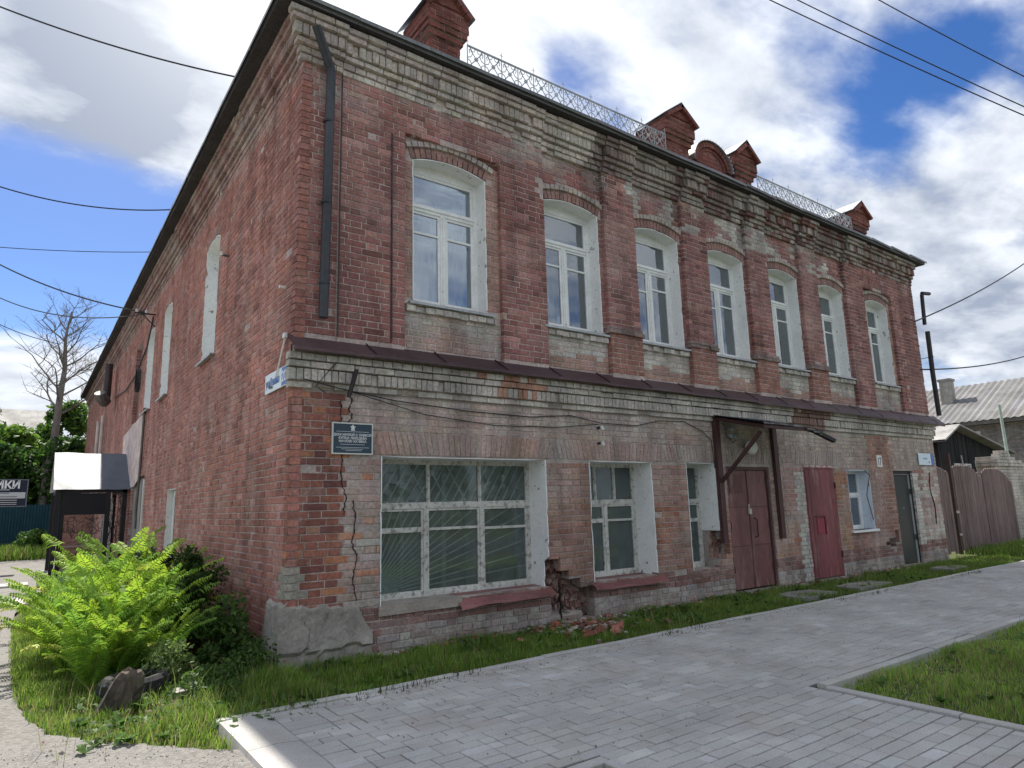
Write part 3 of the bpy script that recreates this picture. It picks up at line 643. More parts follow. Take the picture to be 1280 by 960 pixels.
    dn = Vector((0, 0, -.012)); A += [tuple(Vector(p) + dn) for p in A]; lip = [tuple(Vector(A[3]) + Vector((0, 0, -.03))), tuple(Vector(A[2]) + Vector((0, 0, -.03)))]
    sl.add(A + lip, [(0, 1, 2, 3), (4, 7, 6, 5), (3, 2, 9, 8), (0, 3, 7, 4), (1, 5, 6, 2)], (.40, .42, .44)); sl.build('sill', METL, w)
    return w
for i, (a, b) in enumerate(UP): upper_window(frontmap, a, b, ZB, RECB, RECB - .21, kind=(i in (2, 3, 4)))
for (a, b) in SW: upper_window(sidemap, a, b, 3.95, 0, -.20)

def low_window(a0, a1, z0, z1, of, tops, lows, ztr, zbars, rays, revcol=(.80, .81, .79), mat=OLDW, fc=(.55, .55, .51), gl=GLASD, cut=None):
    q = MB(); t = .05; pm = frontmap; i0, i1 = a0 + .012, a1 - .012
    rb(q, pm, i0, i0 + t, z0, z1, of, of - .07, fc); rb(q, pm, i1 - t, i1, z0, z1, of, of - .07, fc); rb(q, pm, i0 + t, i1 - t, z1 - .05, z1, of, of - .07, fc); rb(q, pm, i0 + t, i1 - t, z0, z0 + .055, of, of - .07, fc)
    rb(q, pm, i0 + t, i1 - t, ztr - .03, ztr + .03, of + .004, of - .07, fc)
    w = q.build('window', mat, B); s = MB()
    for frac, zl, zh, wid in ((tops, ztr + .03, z1 - .05, .022), (lows, z0 + .055, ztr - .03, .045)):
        xs = [i0 + t] + [i0 + t + (i1 - i0 - 2 * t) * f for f in frac] + [i1 - t]
        for k, (x0, x1) in enumerate(zip(xs, xs[1:])):
            if k: rb(s, pm, x0 - wid / 2, x0 + wid / 2, zl, zh, of + .001, of - .06, fc)
            l = x0 + (wid / 2 if k else 0); r = x1 - (wid / 2 if k < len(xs) - 2 else 0); g = .03 if frac is lows else .012
            rb(s, pm, l, l + g, zl, zh, of - .01, of - .045, fc); rb(s, pm, r - g, r, zl, zh, of - .01, of - .045, fc); rb(s, pm, l + g, r - g, zl, zl + g, of - .01, of - .045, fc); rb(s, pm, l + g, r - g, zh - g, zh, of - .01, of - .045, fc)
            if frac is lows and zbars[k]:
                zb_ = zbars[k]; h = .03 if k == 0 else .016; rb(s, pm, l + g, r - g, zb_ - h, zb_ + h, of - .005, of - .045, fc)
                pane(w, pm, l + g, r - g, zl + g, zb_ - h, of - .03, gl); pane(w, pm, l + g, r - g, zb_ + h, zh - g, of - .03, gl)
            else: pane(w, pm, l + g, r - g, zl + g, zh - g, of - .03, gl)
    s.build('sash', mat, w)
    if rays:
        g = MB(); og = of - .12; gc = (.88, .9, .88)
        g.bar((i0, -og, z0 + .05), (i1, -og, z0 + .05), .012, .012, gc); g.bar((i0, -og, ztr), (i1, -og, ztr), .012, .012, gc)
        for (cx, cz, angs, zlo, zhi) in rays:
            for an in angs:
                d = Vector((math.cos(an), 0, math.sin(an))); ts = []
                tmax = 9
                if d.x > 1e-6: tmax = min(tmax, (i1 - cx) / d.x)
                if d.x < -1e-6: tmax = min(tmax, (i0 - cx) / d.x)
                if d.z > 1e-6: tmax = min(tmax, (zhi - cz) / d.z)
                if d.z < -1e-6: tmax = min(tmax, (zlo - cz) / d.z)
                if tmax > .04: g.bar((cx, -og, cz), (cx + d.x * tmax, -og, cz + d.z * tmax), .014, .014, gc)
        g.build('grille', IRON, w)
    rm = MB(); A = [pm(a, z, o) for o in (of - .2, of - 1.1) for (a, z) in ((a0 - .02, z0 - .02), (a1 + .02, z0 - .02), (a1 + .02, z1 + .02), (a0 - .02, z1 + .02))]
    rm.add(A, [(4, 5, 6, 7), (0, 1, 5, 4), (1, 2, 6, 5), (2, 3, 7, 6), (3, 0, 4, 7)], (.26, .30, .28)); rm.build('interior', DARK, w)
    # inner frame and things standing inside
    s = MB(); R = random.Random(int(a0 * 77)); ob = of - .3; cc = (.5, .54, .52)
    n_ = max(1, int((a1 - a0) / .55))
    for k in range(n_ + 1): x = a0 + (a1 - a0) * k / n_; rb(s, pm, x - .03, x + .03, z0, z1, ob, ob - .04, cc)
    rb(s, pm, a0, a1, ztr - .04, ztr + .02, ob, ob - .04, cc); s.build('inner_frame', OLDW, w)
    s = MB()
    for k in range(n_ * 2): x = R.uniform(a0 + .1, a1 - .35); s.box(x, x + R.uniform(.15, .35), -ob + .4, -ob + .5, z0, z0 + R.uniform(.3, 1.3), jit((.3, .34, .33), .4, R))
    s.build('stored_boards', DARK, w)
    reveal(w, pm, a0, a1, z0, z1, .005, of - .03, False, revcol, cut=cut)
    return w
A_ = math.radians
par = lambda x0, x1, n, z, an: [(x0 + (x1 - x0) * i / (n - 1), z, [an], 0, 9) for i in range(n)]
def rays_par(x0, x1, n, z, an, zhi, zlo=0): return [(x0 + (x1 - x0) * i / (n - 1), z, [A_(an)], zlo, zhi) for i in range(n)]
bw = low_window(1.07, 3.45, .45, 2.08, -.36, [.33, .665], [.31, .67], 1.52, [1.24, 1.24, 1.22],
                [(1.12, .5, [A_(v) for v in (84, 78, 72, 66, 60, 55, 50, 45.5, 41, 37, 33, 29, 25, 21, 17, 13, 9, 5)], .5, 1.5)] + rays_par(1.1, 3.3, 18, 1.54, 58, 2.04) + rays_par(1.95, 2.5, 3, 1.54, 122, 2.04), cut=(.82, .10))
mw = low_window(4.22, 5.50, .44, 2.08, -.36, [.33, .67], [.48], 1.50, [1.24, 1.24],
                [(4.3, .95, [A_(v) for v in (80, 65, 50, 36, 24, 12, 0, -12, -26, -40, -55)], .5, 1.48), (5.42, .95, [A_(v) for v in (100, 114, 128, 142, 155, 168, 180, 194, 208, 222, 236, 250)], .5, 1.48)] + rays_par(4.25, 5.3, 9, 1.52, 74, 2.04) + rays_par(4.5, 5.4, 6, 1.52, 112, 2.04))
nw = low_window(6.29, 7.02, .43, 2.09, -.34, [], [], 1.48, [1.18], [(6.35, .5, [A_(v) for v in (84, 76, 67, 58, 48, 38, 27, 16)], .5, 1.46)] + rays_par(6.35, 6.9, 6, 1.5, 72, 2.05), cut=(1.0, .4))
ww = low_window(11.22, 12.12, .82, 2.01, -.22, [], [], 1.52, [0], None, revcol=(.66, .72, .8), mat=WOODW, fc=(.76, .77, .78), gl=GLASS)
s = MB(); s.box(11.15, 12.2, -.05, .2, .775, .82, (.8, .8, .8)); s.build('sill', PLAS, ww)
# window ledges: sagging sheet metal
def ledge(w, x0, x1, z, drop, curl, col):
    q = MB(); n_ = 16; P = []
    for i in range(n_ + 1):
        x = x0 + (x1 - x0) * i / n_; j = .012 * nz(x * 3, z * 5); k = curl * max(0, 1 - abs(x - x0) * 3)
        P += [(x, .34, z + .02), (x, 0.02, z - .0 + j), (x, -.10 - .02 * nz(x * 2, 1), z - drop + j * 2 + k), (x, -.105, z - drop - .03 + j + k)]
    q.v = P
    for i in range(n_):
        for r_ in range(3): q.f.append([i * 4 + r_, i * 4 + 4 + r_, i * 4 + 5 + r_, i * 4 + 1 + r_]); q.c.append(col)
    q.build('ledge', METL, w)
ledge(bw, 2.05, 3.47, .44, .06, -.03, (.24, .105, .10)); ledge(mw, 4.16, 5.62, .43, .06, .0, (.24, .10, .095))
q = MB(); rb(q, frontmap, 1.05, 2.1, .36, .462, .03, -.37, (.33, .29, .25)); q.build('ledge', REND, bw)

# ------------------------------------------------------------------ doors
def door_double():
    x0, x1, z0, z1 = 7.31, 8.55, 0.0, 2.04; c = (.17, .075, .075); q = MB()
    q.box(x0, x0 + .05, .03, .12, z0, z1, (.1, .05, .05)); q.box(x1 - .05, x1, .03, .12, z0, z1, (.1, .05, .05)); q.box(x0 + .05, x1 - .05, .03, .12, z1 - .05, z1, (.1, .05, .05)); q.box(x0, x1, .13, .4, z0 - .05, z1, (.02, .02, .02))
    d = q.build('double_door', IRON, B); xm = (x0 + x1) / 2
    for (a, b) in ((x0 + .055, xm - .008), (xm + .008, x1 - .055)):
        lf = MB(); lf.box(a, b, .07, .11, z0 + .03, z1 - .055, c); L_ = lf.build('door_leaf', PANT, d)
        zs = [z0 + .03, .72, 1.36, z1 - .055]
        for (p, r_) in zip(zs, zs[1:]): s = MB(); s.box(a + .012, b - .012, .058, .07, p + .006, r_ - .006, jit((.185, .083, .08), .1)); s.build('steel_panel', PANT, L_)
    s = MB(); s.box(x0 + .12, x0 + .48, .05, .058, 1.6, 1.9, (.12, .05, .05)); s.build('wicket_plate', PANT, d)
    s = MB(); s.tube([(xm - .01, .045, 1.33), (xm - .01, .045, 1.41)], .012, (.5, .5, .48)); s.box(xm - .04, xm + .03, .02, .05, 1.24, 1.33, (.5, .48, .42)); s.build('padlock', PLAS, d)
    s = MB(); s.tube([(xm + .12, .06, .85), (xm + .12, .0, .87), (xm + .12, .0, 1.15), (xm + .12, .06, 1.17)], .012, (.05, .03, .03)); s.build('handle', IRON, d)
door_double()
def door_red():
    x0, x1, z0, z1 = 9.64, 10.72, 0.0, 2.05; q = MB(); q.box(x0, x1, .12, .4, -.05, z1, (.03, .02, .02)); q.box(x0, x0 + .035, .0, .1, 0, z1, (.2, .04, .05)); q.box(x1 - .035, x1, .0, .1, 0, z1, (.2, .04, .05)); q.box(x0 + .035, x1 - .035, 0, .1, z1 - .03, z1, (.2, .04, .05))
    d = q.build('red_door', PANT, B); n_ = 8; w = (x1 - x0 - .09) / n_
    for i in range(n_): s = MB(); s.box(x0 + .045 + w * i, x0 + .045 + w * (i + 1) - .003, -.005 + RB.uniform(-.002, .002), .05, .02, z1 - .035, jit((.20, .062, .068), .12)); s.build('plank', PANT, d)
    s = MB(); s.box(x0 + .27, x0 + .52, -.017, -.006, .82, 1.1, (.26, .045, .06)); s.bar((x0 + .24, -.02, 1.14), (x0 + .55, -.02, 1.14), .02, .02, (.16, .03, .04)); s.bar((x0 + .55, -.02, 1.14), (x0 + .55, -.02, .8), .02, .02, (.16, .03, .04)); s.build('lock_plate', PANT, d)
door_red()
def door_black():
    x0, x1, z0, z1 = 13.2, 14.12, 0.0, 2.02; q = MB(); c = (.03, .03, .032); q.box(x0, x1, .2, .5, -.05, z1, c); q.box(x0, x0 + .07, .05, .18, 0, z1, c); q.box(x1 - .04, x1, .05, .18, 0, z1, c); q.box(x0 + .07, x1 - .04, .05, .18, z1 - .07, z1, c)
    d = q.build('black_door', IRON, B); s = MB(); g = (.5, .52, .5)
    s.box(x0 + .07, x0 + .09, .07, .13, 0, z1 - .07, g); s.box(x1 - .055, x1 - .04, .07, .13, 0, z1 - .07, g); s.box(x0 + .09, x1 - .055, .07, .13, z1 - .085, z1 - .07, g); s.build('frame_trim', PLAS, d)
    s = MB(); s.box(x0 + .095, x1 - .06, .10, .15, .02, z1 - .09, (.045, .05, .048)); s.build('door_leaf', PLAS, d)
    s = MB(); s.tube([(x0 + .5, .09, 1.2), (x0 + .5, .10, 1.2)], .012, (.6, .6, .6)); s.build('peephole', PLAS, d)
    s = MB(); s.box(x0 + .17, x0 + .21, .07, .1, .9, 1.1, (.08, .08, .08)); s.tube([(x0 + .19, .05, 1.0), (x0 + .3, .05, 1.0)], .01, (.12, .12, .12)); s.build('handle', IRON, d)
door_black()
# red paint marks on the bricks above the red door are separate plaster chips
q = MB(); 
for i in range(5): q.box(9.66 + i * .21, 9.8 + i * .21, -.012, .02, 2.055, 2.095, jit((.55, .40, .38), .2))
q.build('lintel_chips', REND, FW)

# ------------------------------------------------------------------ ledge flashing between storeys
R = random.Random(5); x = -.015
while x < WX1 + .25:
    w = .9; b = min(x + w, WX1 + .27); k = R.uniform(-.008, .008); c = jit((.085, .052, .055), .15, R); q = MB(); sag = -.12 * max(0, (x - 5) / 10)
    pts = [(.03, 3.36), (-.10, 3.265), (-.215, 3.185 + k + sag * .5), (-.218, 3.15 + k + sag * .5)]
    for i in range(3):
        (y0_, z0_), (y1_, z1_) = pts[i], pts[i + 1]; q.add([(x, y0_, z0_), (b, y0_, z0_), (b, y1_, z1_), (x, y1_, z1_), (x, y0_, z0_ - .006), (b, y0_, z0_ - .006), (b, y1_ + .004, z1_ - .004), (x, y1_ + .004, z1_ - .004)], [(0, 1, 2, 3), (4, 7, 6, 5), (3, 2, 6, 7)], c)
    q.bar((b - .01, .02, 3.366), (b + .03, -.21, 3.192 + k + sag * .5), .016, .01, (.05, .035, .035), side=(1, 0, 0)); q.build('ledge_sheet', METL, FW); x = b
# lower ledge solid behind the sheets
q = MB(); q.box(XL - .02, WX1 - .02, -.09, .02, 3.15, 3.25, (.3, .26, .22)); q.box(XL - .02, WX1 - .02, -.03, .02, 2.8, 3.3, (.3, .26, .22)); q.build('ledge_core', MOR, FW)
# ------------------------------------------------------------------ roof
q = MB(); x0, x1, y0, y1 = -.31, WX1 + .36, -.27, WY1 + .3; zl, zr = 7.26, 9.3; xm = (x0 + x1) / 2; c = (.10, .10, .105)
P = [(x0, y0, zl), (x1, y0, zl), (x1, y1, zl), (x0, y1, zl), (xm, y0 + 8, zr), (xm, y1 - 8, zr)]
q.add(P, [(0, 1, 4), (1, 2, 5, 4), (2, 3, 5), (3, 0, 4, 5)], c)
q.add([(x0, y0, zl), (x1, y0, zl), (x1, y1, zl), (x0, y1, zl), (x0 + .02, y0 + .02, zl - .075), (x1 - .02, y0 + .02, zl - .075), (x1 - .02, y1, zl - .075), (x0 + .02, y1, zl - .075)], [(0, 4, 5, 1), (1, 5, 6, 2), (2, 6, 7, 3), (3, 7, 4, 0)], (.13, .13, .135))
RO = q.build('roof', METL, B)
q = MB(); q.add([(x0 + .02, y0 + .02, zl - .078), (x1 - .02, y0 + .02, zl - .078), (x1 - .02, y1, zl - .078), (x0 + .02, y1, zl - .078)], [(0, 1, 2, 3)], (.05, .045, .045)); q.build('eaves_boards', WOOD, RO)
R = random.Random(8)
for i in range(17):   # sheets of the eaves edge, slightly buckled
    a = -.33 + i * .955; q = MB(); b = min(a + .95, WX1 + .38); k0 = R.uniform(-.014, .014)
    q.add([(a, -.29, 7.275 + k0), (b, -.29, 7.265 - k0), (b, .05, 7.345), (a, .05, 7.355), (a, -.295, 7.22 + k0), (b, -.295, 7.21 - k0)], [(0, 1, 2, 3), (0, 4, 5, 1)], jit((.16, .16, .165), .2, R)); q.build('eaves_sheet', METL, RO)
for i in range(24):
    a = -.30 + i * 1.31; q = MB(); b = a + 1.305; k0 = R.uniform(-.012, .012)
    q.add([(-.33, a, 7.265 + k0), (-.33, b, 7.255 - k0), (.05, b, 7.345), (.05, a, 7.355), (-.335, a, 7.20 + k0), (-.335, b, 7.19 - k0)], [(0, 1, 2, 3), (0, 4, 5, 1)], jit((.2, .2, .2), .2, R)); q.build('eaves_sheet', METL, RO)
# ------------------------------------------------------------------ roof railing
def railing(x0, x1, label):
    n_ = round((x1 - x0) / .285); dx = (x1 - x0) / n_; r = empty('roof_railing', (x0, -.02, 7.3), label, 'railing', 'wrought iron railings on the roof edge'); c = (.42, .44, .47); zt = .48; y = 0
    q = MB(); q.tube([(0, 0, zt), (x1 - x0, 0, zt)], .015, c); q.build('top_rail', IRON, r)
    q = MB(); q.tube([(0, 0, .035), (x1 - x0, 0, .035)], .011, c); q.build('bottom_rail', IRON, r)
    for i in range(n_ + 1):
        x = i * dx; q = MB(); q.tube([(x, 0, -.02), (x, 0, zt)], .0075, c, 5)
        if i % 2 == 0:
            q.tube([(x, 0, zt), (x, 0, zt + .12)], .0045, c, 5); q.tube([(x - .028, 0, zt + .075), (x + .028, 0, zt + .075)], .0045, c, 4)
        q.build('post', IRON, r)
    for i in range(n_):
        x = (i + .5) * dx; q = MB()
        for sx in (-1, 1):
            q.tube([(x + sx * dx * .5, 0, .06), (x + sx * dx * .3, 0, .12), (x, 0, .24), (x - sx * dx * .3, 0, .36), (x - sx * dx * .38, 0, .43)], .008, c, 4)
            q.tube([(x + sx * dx * .5, 0, .22), (x + sx * dx * .3, 0, .25), (x + sx * dx * .2, 0, .32), (x + sx * dx * .3, 0, .39), (x + sx * dx * .4, 0, .36), (x + sx * dx * .36, 0, .31)], .0075, c, 4)
            q.tube([(x + sx * dx * .5, 0, .2), (x + sx * dx * .32, 0, .17), (x + sx * dx * .26, 0, .1)], .0075, c, 4)
        q.obox((x, 0, .24), (.018, 0, .018), (0, .007, 0), (-.018, 0, .018), c)
        for sx in (-1, 1): q.tube([(x + sx * dx * .2 + .04 * math.cos(t), 0, .39 + .04 * math.sin(t)) for t in [k * math.pi / 5 for k in range(11)]], .0065, c, 4)
        q.v = [(vx, vy, .10 + vz * .90) for vx, vy, vz in q.v]; q.build('scrollwork', IRON, r)
railing(2.3, 6.36, 'longer roof edge railing of iron scrolls, left of the twin pedestals and arched gable')
railing(9.05, 12.7, 'shorter roof edge railing of iron scrolls, between the arched gable and far right pedestal')

# ------------------------------------------------------------------ plinth render at the corner, cracks
def rag(n, s): return [s * nz(i * 1.7, s * 50) for i in range(n)]
q = MB(); NX, NZ = 26, 16
def front_h(x): return .60 - .10 * x - .08 * abs(nz(x * 5, 3)) - (max(0, x - .82)) * 1.6
base = len(q.v)
for i in range(NX + 1):
    x = -.012 + .99 * i / NX
    for j in range(NZ + 1):
        t = j / NZ; zt = max(-.06, front_h(x) + .02 * nz(x * 20, 8)); z = -.08 + (zt + .08) * t; bot = .10 + .05 * nz(x * 6, 2)
        o = .03 + .012 * nz(x * 4, z * 4, 2) + .008 * nz(x * 14, z * 14, 5) - (.035 if z < bot else 0) - (.05 if j == NZ else 0) + .02 * (1 - t)
        q.v.append((x - (.02 * (1 - t) if i == 0 else 0), -o, z))
for i in range(NX):
    for j in range(NZ): a = base + i * (NZ + 1) + j; q.f.append([a, a + NZ + 1, a + NZ + 2, a + 1]); q.c.append((.30, .275, .245))
base = len(q.v)
for i in range(17):
    y = -.03 + .68 * i / 16
    for j in range(NZ + 1):
        t = j / NZ; zt = .60 + .03 * nz(y * 5, 1) - (.25 if y > .55 else 0); z = -.08 + (zt + .08) * t
        o = .035 + .012 * nz(y * 4, z * 4, 9) + .008 * nz(y * 14, z * 14, 7) + .03 * (1 - t) - (.05 if j == NZ else 0) - (.06 if i == 16 else 0)
        q.v.append((XL - o, y, z))
for i in range(16):
    for j in range(NZ): a = base + i * (NZ + 1) + j; q.f.append([a, a + 1, a + NZ + 2, a + NZ + 1]); q.c.append((.32, .295, .265))
q.build('plinth_render', REND, B)
def crack(mp_, pts, w, name='crack', o=.007):
    q = MB(); R = random.Random(len(pts) * 7 + int(pts[0][0] * 100)); P = []
    for (p, r_) in zip(pts, pts[1:]):
        for i in range(7): t = i / 7; P.append((p[0] + (r_[0] - p[0]) * t + R.uniform(-.014, .014), p[1] + (r_[1] - p[1]) * t))
    P.append(pts[-1])
    for i, (p, r_) in enumerate(zip(P, P[1:])):
        w0 = w * R.uniform(.3, 1); w1 = w * R.uniform(.3, 1); q.add([mp_(p[0] - w0 / 2, p[1], o), mp_(p[0] + w0 / 2, p[1], o), mp_(r_[0] + w1 / 2, r_[1], o), mp_(r_[0] - w1 / 2, r_[1], o), mp_(p[0], p[1], -.03), mp_(r_[0], r_[1], -.03)], [(0, 1, 2, 3), (0, 3, 5, 4), (1, 4, 5, 2)], (.018, .014, .013))
    q.build(name, DARK, FW)
crack(frontmap, [(.62, 2.1), (.60, 1.85), (.66, 1.65), (.64, 1.45)], .014); crack(frontmap, [(.74, 1.6), (.78, 1.4), (.74, 1.15), (.80, 1.0), (.76, .75), (.80, .55)], .016)
crack(frontmap, [(.72, 2.72), (.68, 2.6), (.72, 2.5), (.66, 2.4)], .018); crack(frontmap, [(.58, 2.68), (.6, 2.5), (.57, 2.38)], .012)
crack(frontmap, [(15.0, 2.0), (14.9, 1.6), (15.05, 1.2), (15.0, .8)], .05); crack(frontmap, [(3.6, .45), (3.62, .2), (3.6, .0)], .04)
crack(lambda a, z, o: (a, -.055 - .0, z), [(.22, .42), (.3, .3), (.26, .16)], .006)
crack(lambda a, z, o: (a, -.057 - .0, z), [(.3, .33), (.42, .36), (.5, .5)], .005)

# ------------------------------------------------------------------ rainwater pipes (top-level things)
def pipe(name, pts, r, c, label, cat='drainpipe', mat=METL, n=10, group=None, brk=None):
    b = Vector(pts[-1]); q = MB(); q.tube(pts, r, c, n)
    e = empty(name, b, label, cat, group); q.build('pipe', mat, e, off=b, smooth=False)
    if brk:
        for (z, yy) in brk:
            s = MB(); P = [p for p in pts if True]; xx = b.x; s.tube([(xx, b.y, z - .012), (xx, b.y, z + .012)], r + .006, tuple(v * .7 for v in c), n); s.bar((xx, b.y, z), (xx, yy, z), .02, .01, (.05, .05, .05), side=(0, 0, 1)); s.build('bracket', IRON, e, off=b)
    return e
pipe('drainpipe', [(.10, -.27, 6.93), (.16, -.23, 6.85), (.345, -.09, 6.60), (.35, -.10, 6.5), (.34, -.10, 4.9), (.33, -.10, 3.56)], .052, (.055, .06, .068), 'dark grey drainpipe with a bent top on the upper left corner of the facade', brk=((5.9, .02), (4.9, .02), (3.95, .02)))
pipe('cable_conduit', [(.515, -.03, 6.62), (.515, -.03, 5.0), (.52, -.03, 3.4)], .009, (.06, .05, .05), 'thin dark vertical conduit in the groove right of the upper corner drainpipe', 'conduit', n=5)
pipe('cable_conduit', [(1.18, -.012, 6.05), (1.19, -.012, 3.45)], .008, (.08, .06, .06), 'thin dark vertical conduit left of the leftmost upper street window', 'conduit', n=5)
pipe('short_pipe', [(.70, -.16, 3.01), (.62, -.14, 2.70)], .026, (.035, .03, .03), 'short dark rusty pipe stub hanging slanted above the blue plaque', 'pipe', n=8)
pipe('drainpipe', [(16.05, -.15, 6.50), (15.62, -.15, 6.44), (15.6, -.15, 6.40), (15.52, -.15, 5.62)], .045, (.035, .035, .038), 'black angled drainpipe elbow sticking out under the right end of the eaves', 'drainpipe', IRON)
pipe('drainpipe', [(15.62, -.15, 5.45), (15.58, -.15, 4.4), (15.60, -.15, 3.35)], .055, (.035, .035, .038), 'black drainpipe length beside the right end of the brick facade, below the loose elbow', mat=IRON, brk=((4.8, .1),))

# ------------------------------------------------------------------ signs
def text(body, size, loc, parent, c, mat, rot=(math.pi / 2, 0, 0), align='LEFT', sx=1.0, ext=.001, name='lettering', bold=0.0):
    cu = bpy.data.curves.new(name, 'FONT'); cu.body = body; cu.size = size; cu.align_x = align; cu.extrude = ext; cu.offset = bold; cu.resolution_u = 2
    t = bpy.data.objects.new(name, cu); COL.objects.link(t); dg = bpy.context.evaluated_depsgraph_get(); me = bpy.data.meshes.new_from_object(t.evaluated_get(dg)); bpy.data.objects.remove(t); bpy.data.curves.remove(cu)
    setc(me, np.tile(np.array([*c, 1], dtype=np.float32), (len(me.polygons), 1))); me.materials.clear(); me.materials.append(mat)
    o = bpy.data.objects.new(name, me); COL.objects.link(o); o.parent = parent; o.location = loc; o.rotation_euler = rot; o.scale = (sx, 1, 1); return o
e = empty('plaque', (.72, -.03, 2.10), 'small dark blue plaque with white emblem and lettering beside the wall crack', 'plaque'); W_ = (.7, .72, .72)
q = MB(); q.box(-.225, .225, 0, .02, 0, .325, (.035, .06, .085)); q.build('board', PLAS, e)
q = MB(); q.box(-.235, -.222, -.006, .02, -.01, .335, (.6, .62, .58)); q.box(.222, .235, -.006, .02, -.01, .335, (.6, .62, .58)); q.box(-.222, .222, -.006, .02, .322, .335, (.6, .62, .58)); q.box(-.222, .222, -.006, .02, -.01, .003, (.6, .62, .58)); q.build('frame', PLAS, e)
for t_, z_, s_ in (('ДОМ ЖИЛОЙ С ЛАВКОЙ', .19, .036), ('КУПЦА ЛЕБЕДЕВА', .155, .036), ('НАЧАЛО XX ВЕКА', .12, .036)): text(t_, s_, (0, -.0025, z_), e, W_, PLAS, align='CENTER', bold=.0008)
q = MB()
for (a, b, z_) in ((-.19, .19, .235), (-.14, .14, .095), (-.19, .19, .062), (-.13, .12, .045), (-.08, .1, .028)): q.box(a, b, -.002, 0, z_, z_ + .005, (.5, .53, .55))
q.build('ruled_lines', PLAS, e)
q = MB(); st = []
for i in range(10): r_ = .034 if i % 2 == 0 else .018; st.append((r_ * math.sin(i * math.pi / 5), .285 + r_ * math.cos(i * math.pi / 5)))
q.prism(st, 1, -.003, 0, W_); q.box(-.022, .022, -.003, 0, .25, .262, W_); q.build('emblem', PLAS, e)

e = empty('street_name_sign', (XL - .03, .47, 2.83), 'white street name plate with blue number 20 field on the side wall corner', 'sign')
# local x runs along -Y (towards the corner), facing -X
e.rotation_euler = (0, 0, -math.pi / 2)
q = MB(); q.box(-.42, .40, 0, .015, 0, .22, (.72, .78, .84)); q.build('board', PLAS, e)
q = MB(); q.box(.20, .39, -.004, 0, .01, .21, (.08, .18, .42)); q.build('number_field', PLAS, e)
text('ул. Ленина', .125, (-.39, -.0025, .07), e, (.10, .2, .45), PLAS, sx=.78, bold=.002); text('20', .17, (.215, -.007, .05), e, (.8, .85, .9), PLAS, sx=.9, bold=.002)
q = MB(); q.add([(-.27, -.004, .045), (-.12, -.004, .03), (-.12, -.004, .06), (-.2, -.004, .07), (-.25, -.004, .15)], [(0, 1, 2, 3, 4)], (.03, .04, .06)); q.build('torn_patch', PLAS, e)
e = empty('cable_clips', (XL - .03, .18, 3.38), 'pale twin cable hanging from a small white clip above the street name plate', 'cable'); q = MB()
for d in (0, .035): q.tube([(0, 0 + d, 0), (-.01, .10 + d, -.2), (-.015, .24 + d, -.42)], .006, (.7, .66, .62), 5)
q.build('cable', PLAS, e); q = MB(); q.box(-.02, .01, -.02, .06, -.02, .03, (.7, .68, .66)); q.build('clip', PLAS, e)

e = empty('house_number_plate', (12.62, -.015, 2.09), 'small white plate with the number 17 above the black door', 'sign'); q = MB(); q.box(-.11, .11, 0, .012, 0, .25, (.75, .75, .72)); q.build('board', PLAS, e); text('17', .22, (-.085, -.002, .045), e, (.1, .09, .09), PLAS, sx=.75, bold=.003)
e = empty('street_name_sign', (14.85, -.03, 2.16), 'pale blue street name plate at the right end of the brick facade', 'sign'); q = MB(); q.box(-.38, .25, 0, .012, 0, .27, (.7, .8, .86)); q.build('board', PLAS, e)
q = MB(); q.box(.25, .42, 0, .012, 0, .27, (.12, .22, .5)); q.build('number_field', PLAS, e); q = MB(); q.box(-.16, .06, -.002, 0, .13, .165, (.25, .4, .6)); q.box(.12, .17, -.002, 0, .04, .09, (.1, .2, .5)); q.build('print', PLAS, e)

# ------------------------------------------------------------------ canopy over the double door, lamp, floodlight, cables
e = empty('door_canopy', (7.9, 0, 2.85), 'sagging sheet metal canopy on dark red angle irons over the double door', 'canopy'); O = (7.9, 0, 2.85); c = (.075, .035, .035)
for x in (7.08, 8.72): q = MB(); q.box(x - .06, x + .06, -.07, -.005, .80, 2.86, c); q.build('wall_post', IRON, e, off=O)
q = MB(); q.bar((7.08, -.07, 1.78), (7.08, -.86, 2.52), .05, .05, c, side=(1, 0, 0)); q.build('brace', IRON, e, off=O)
q = MB(); q.bar((7.08, -.04, 2.83), (7.08, -.95, 2.60), .05, .05, c, side=(1, 0, 0)); q.bar((8.72, -.04, 2.83), (8.72, -.95, 2.60), .05, .05, c, side=(1, 0, 0)); q.bar((7.02, -.95, 2.60), (8.72, -.95, 2.60), .05, .05, c); q.bar((8.5, -.95, 2.58), (8.95, -1.02, 2.43), .06, .07, (.02, .02, .02)); q.build('roof_frame', IRON, e, off=O)
for i in range(9):
    x = 6.98 + i * .2; k = .04 * max(0, i - 5) ; q = MB(); q.add([(x, 0, 2.90), (x + .20, 0, 2.90), (x + .20, -1.02 - .02 * (i % 2), 2.645 - k), (x, -1.0, 2.65 - k + .01), (x, 0, 2.885), (x + .20, 0, 2.885), (x + .20, -1.02, 2.63 - k), (x, -1.0, 2.635 - k)], [(0, 1, 2, 3), (4, 7, 6, 5), (3, 2, 6, 7)], jit((.22, .22, .22), .2)); q.build('roof_board', WOOD, e, off=O)
q = MB(); q.add([(7.1, -.02, 2.80), (8.7, -.02, 2.80), (8.7, -.9, 2.58), (7.1, -.9, 2.58)], [(0, 1, 2, 3)], (.06, .045, .04)); q.build('soffit', WOOD, e, off=O)
e = empty('wall_lamp', (7.93, -.0, 2.37), 'round white glass wall lamp under the door canopy', 'lamp'); q = MB()
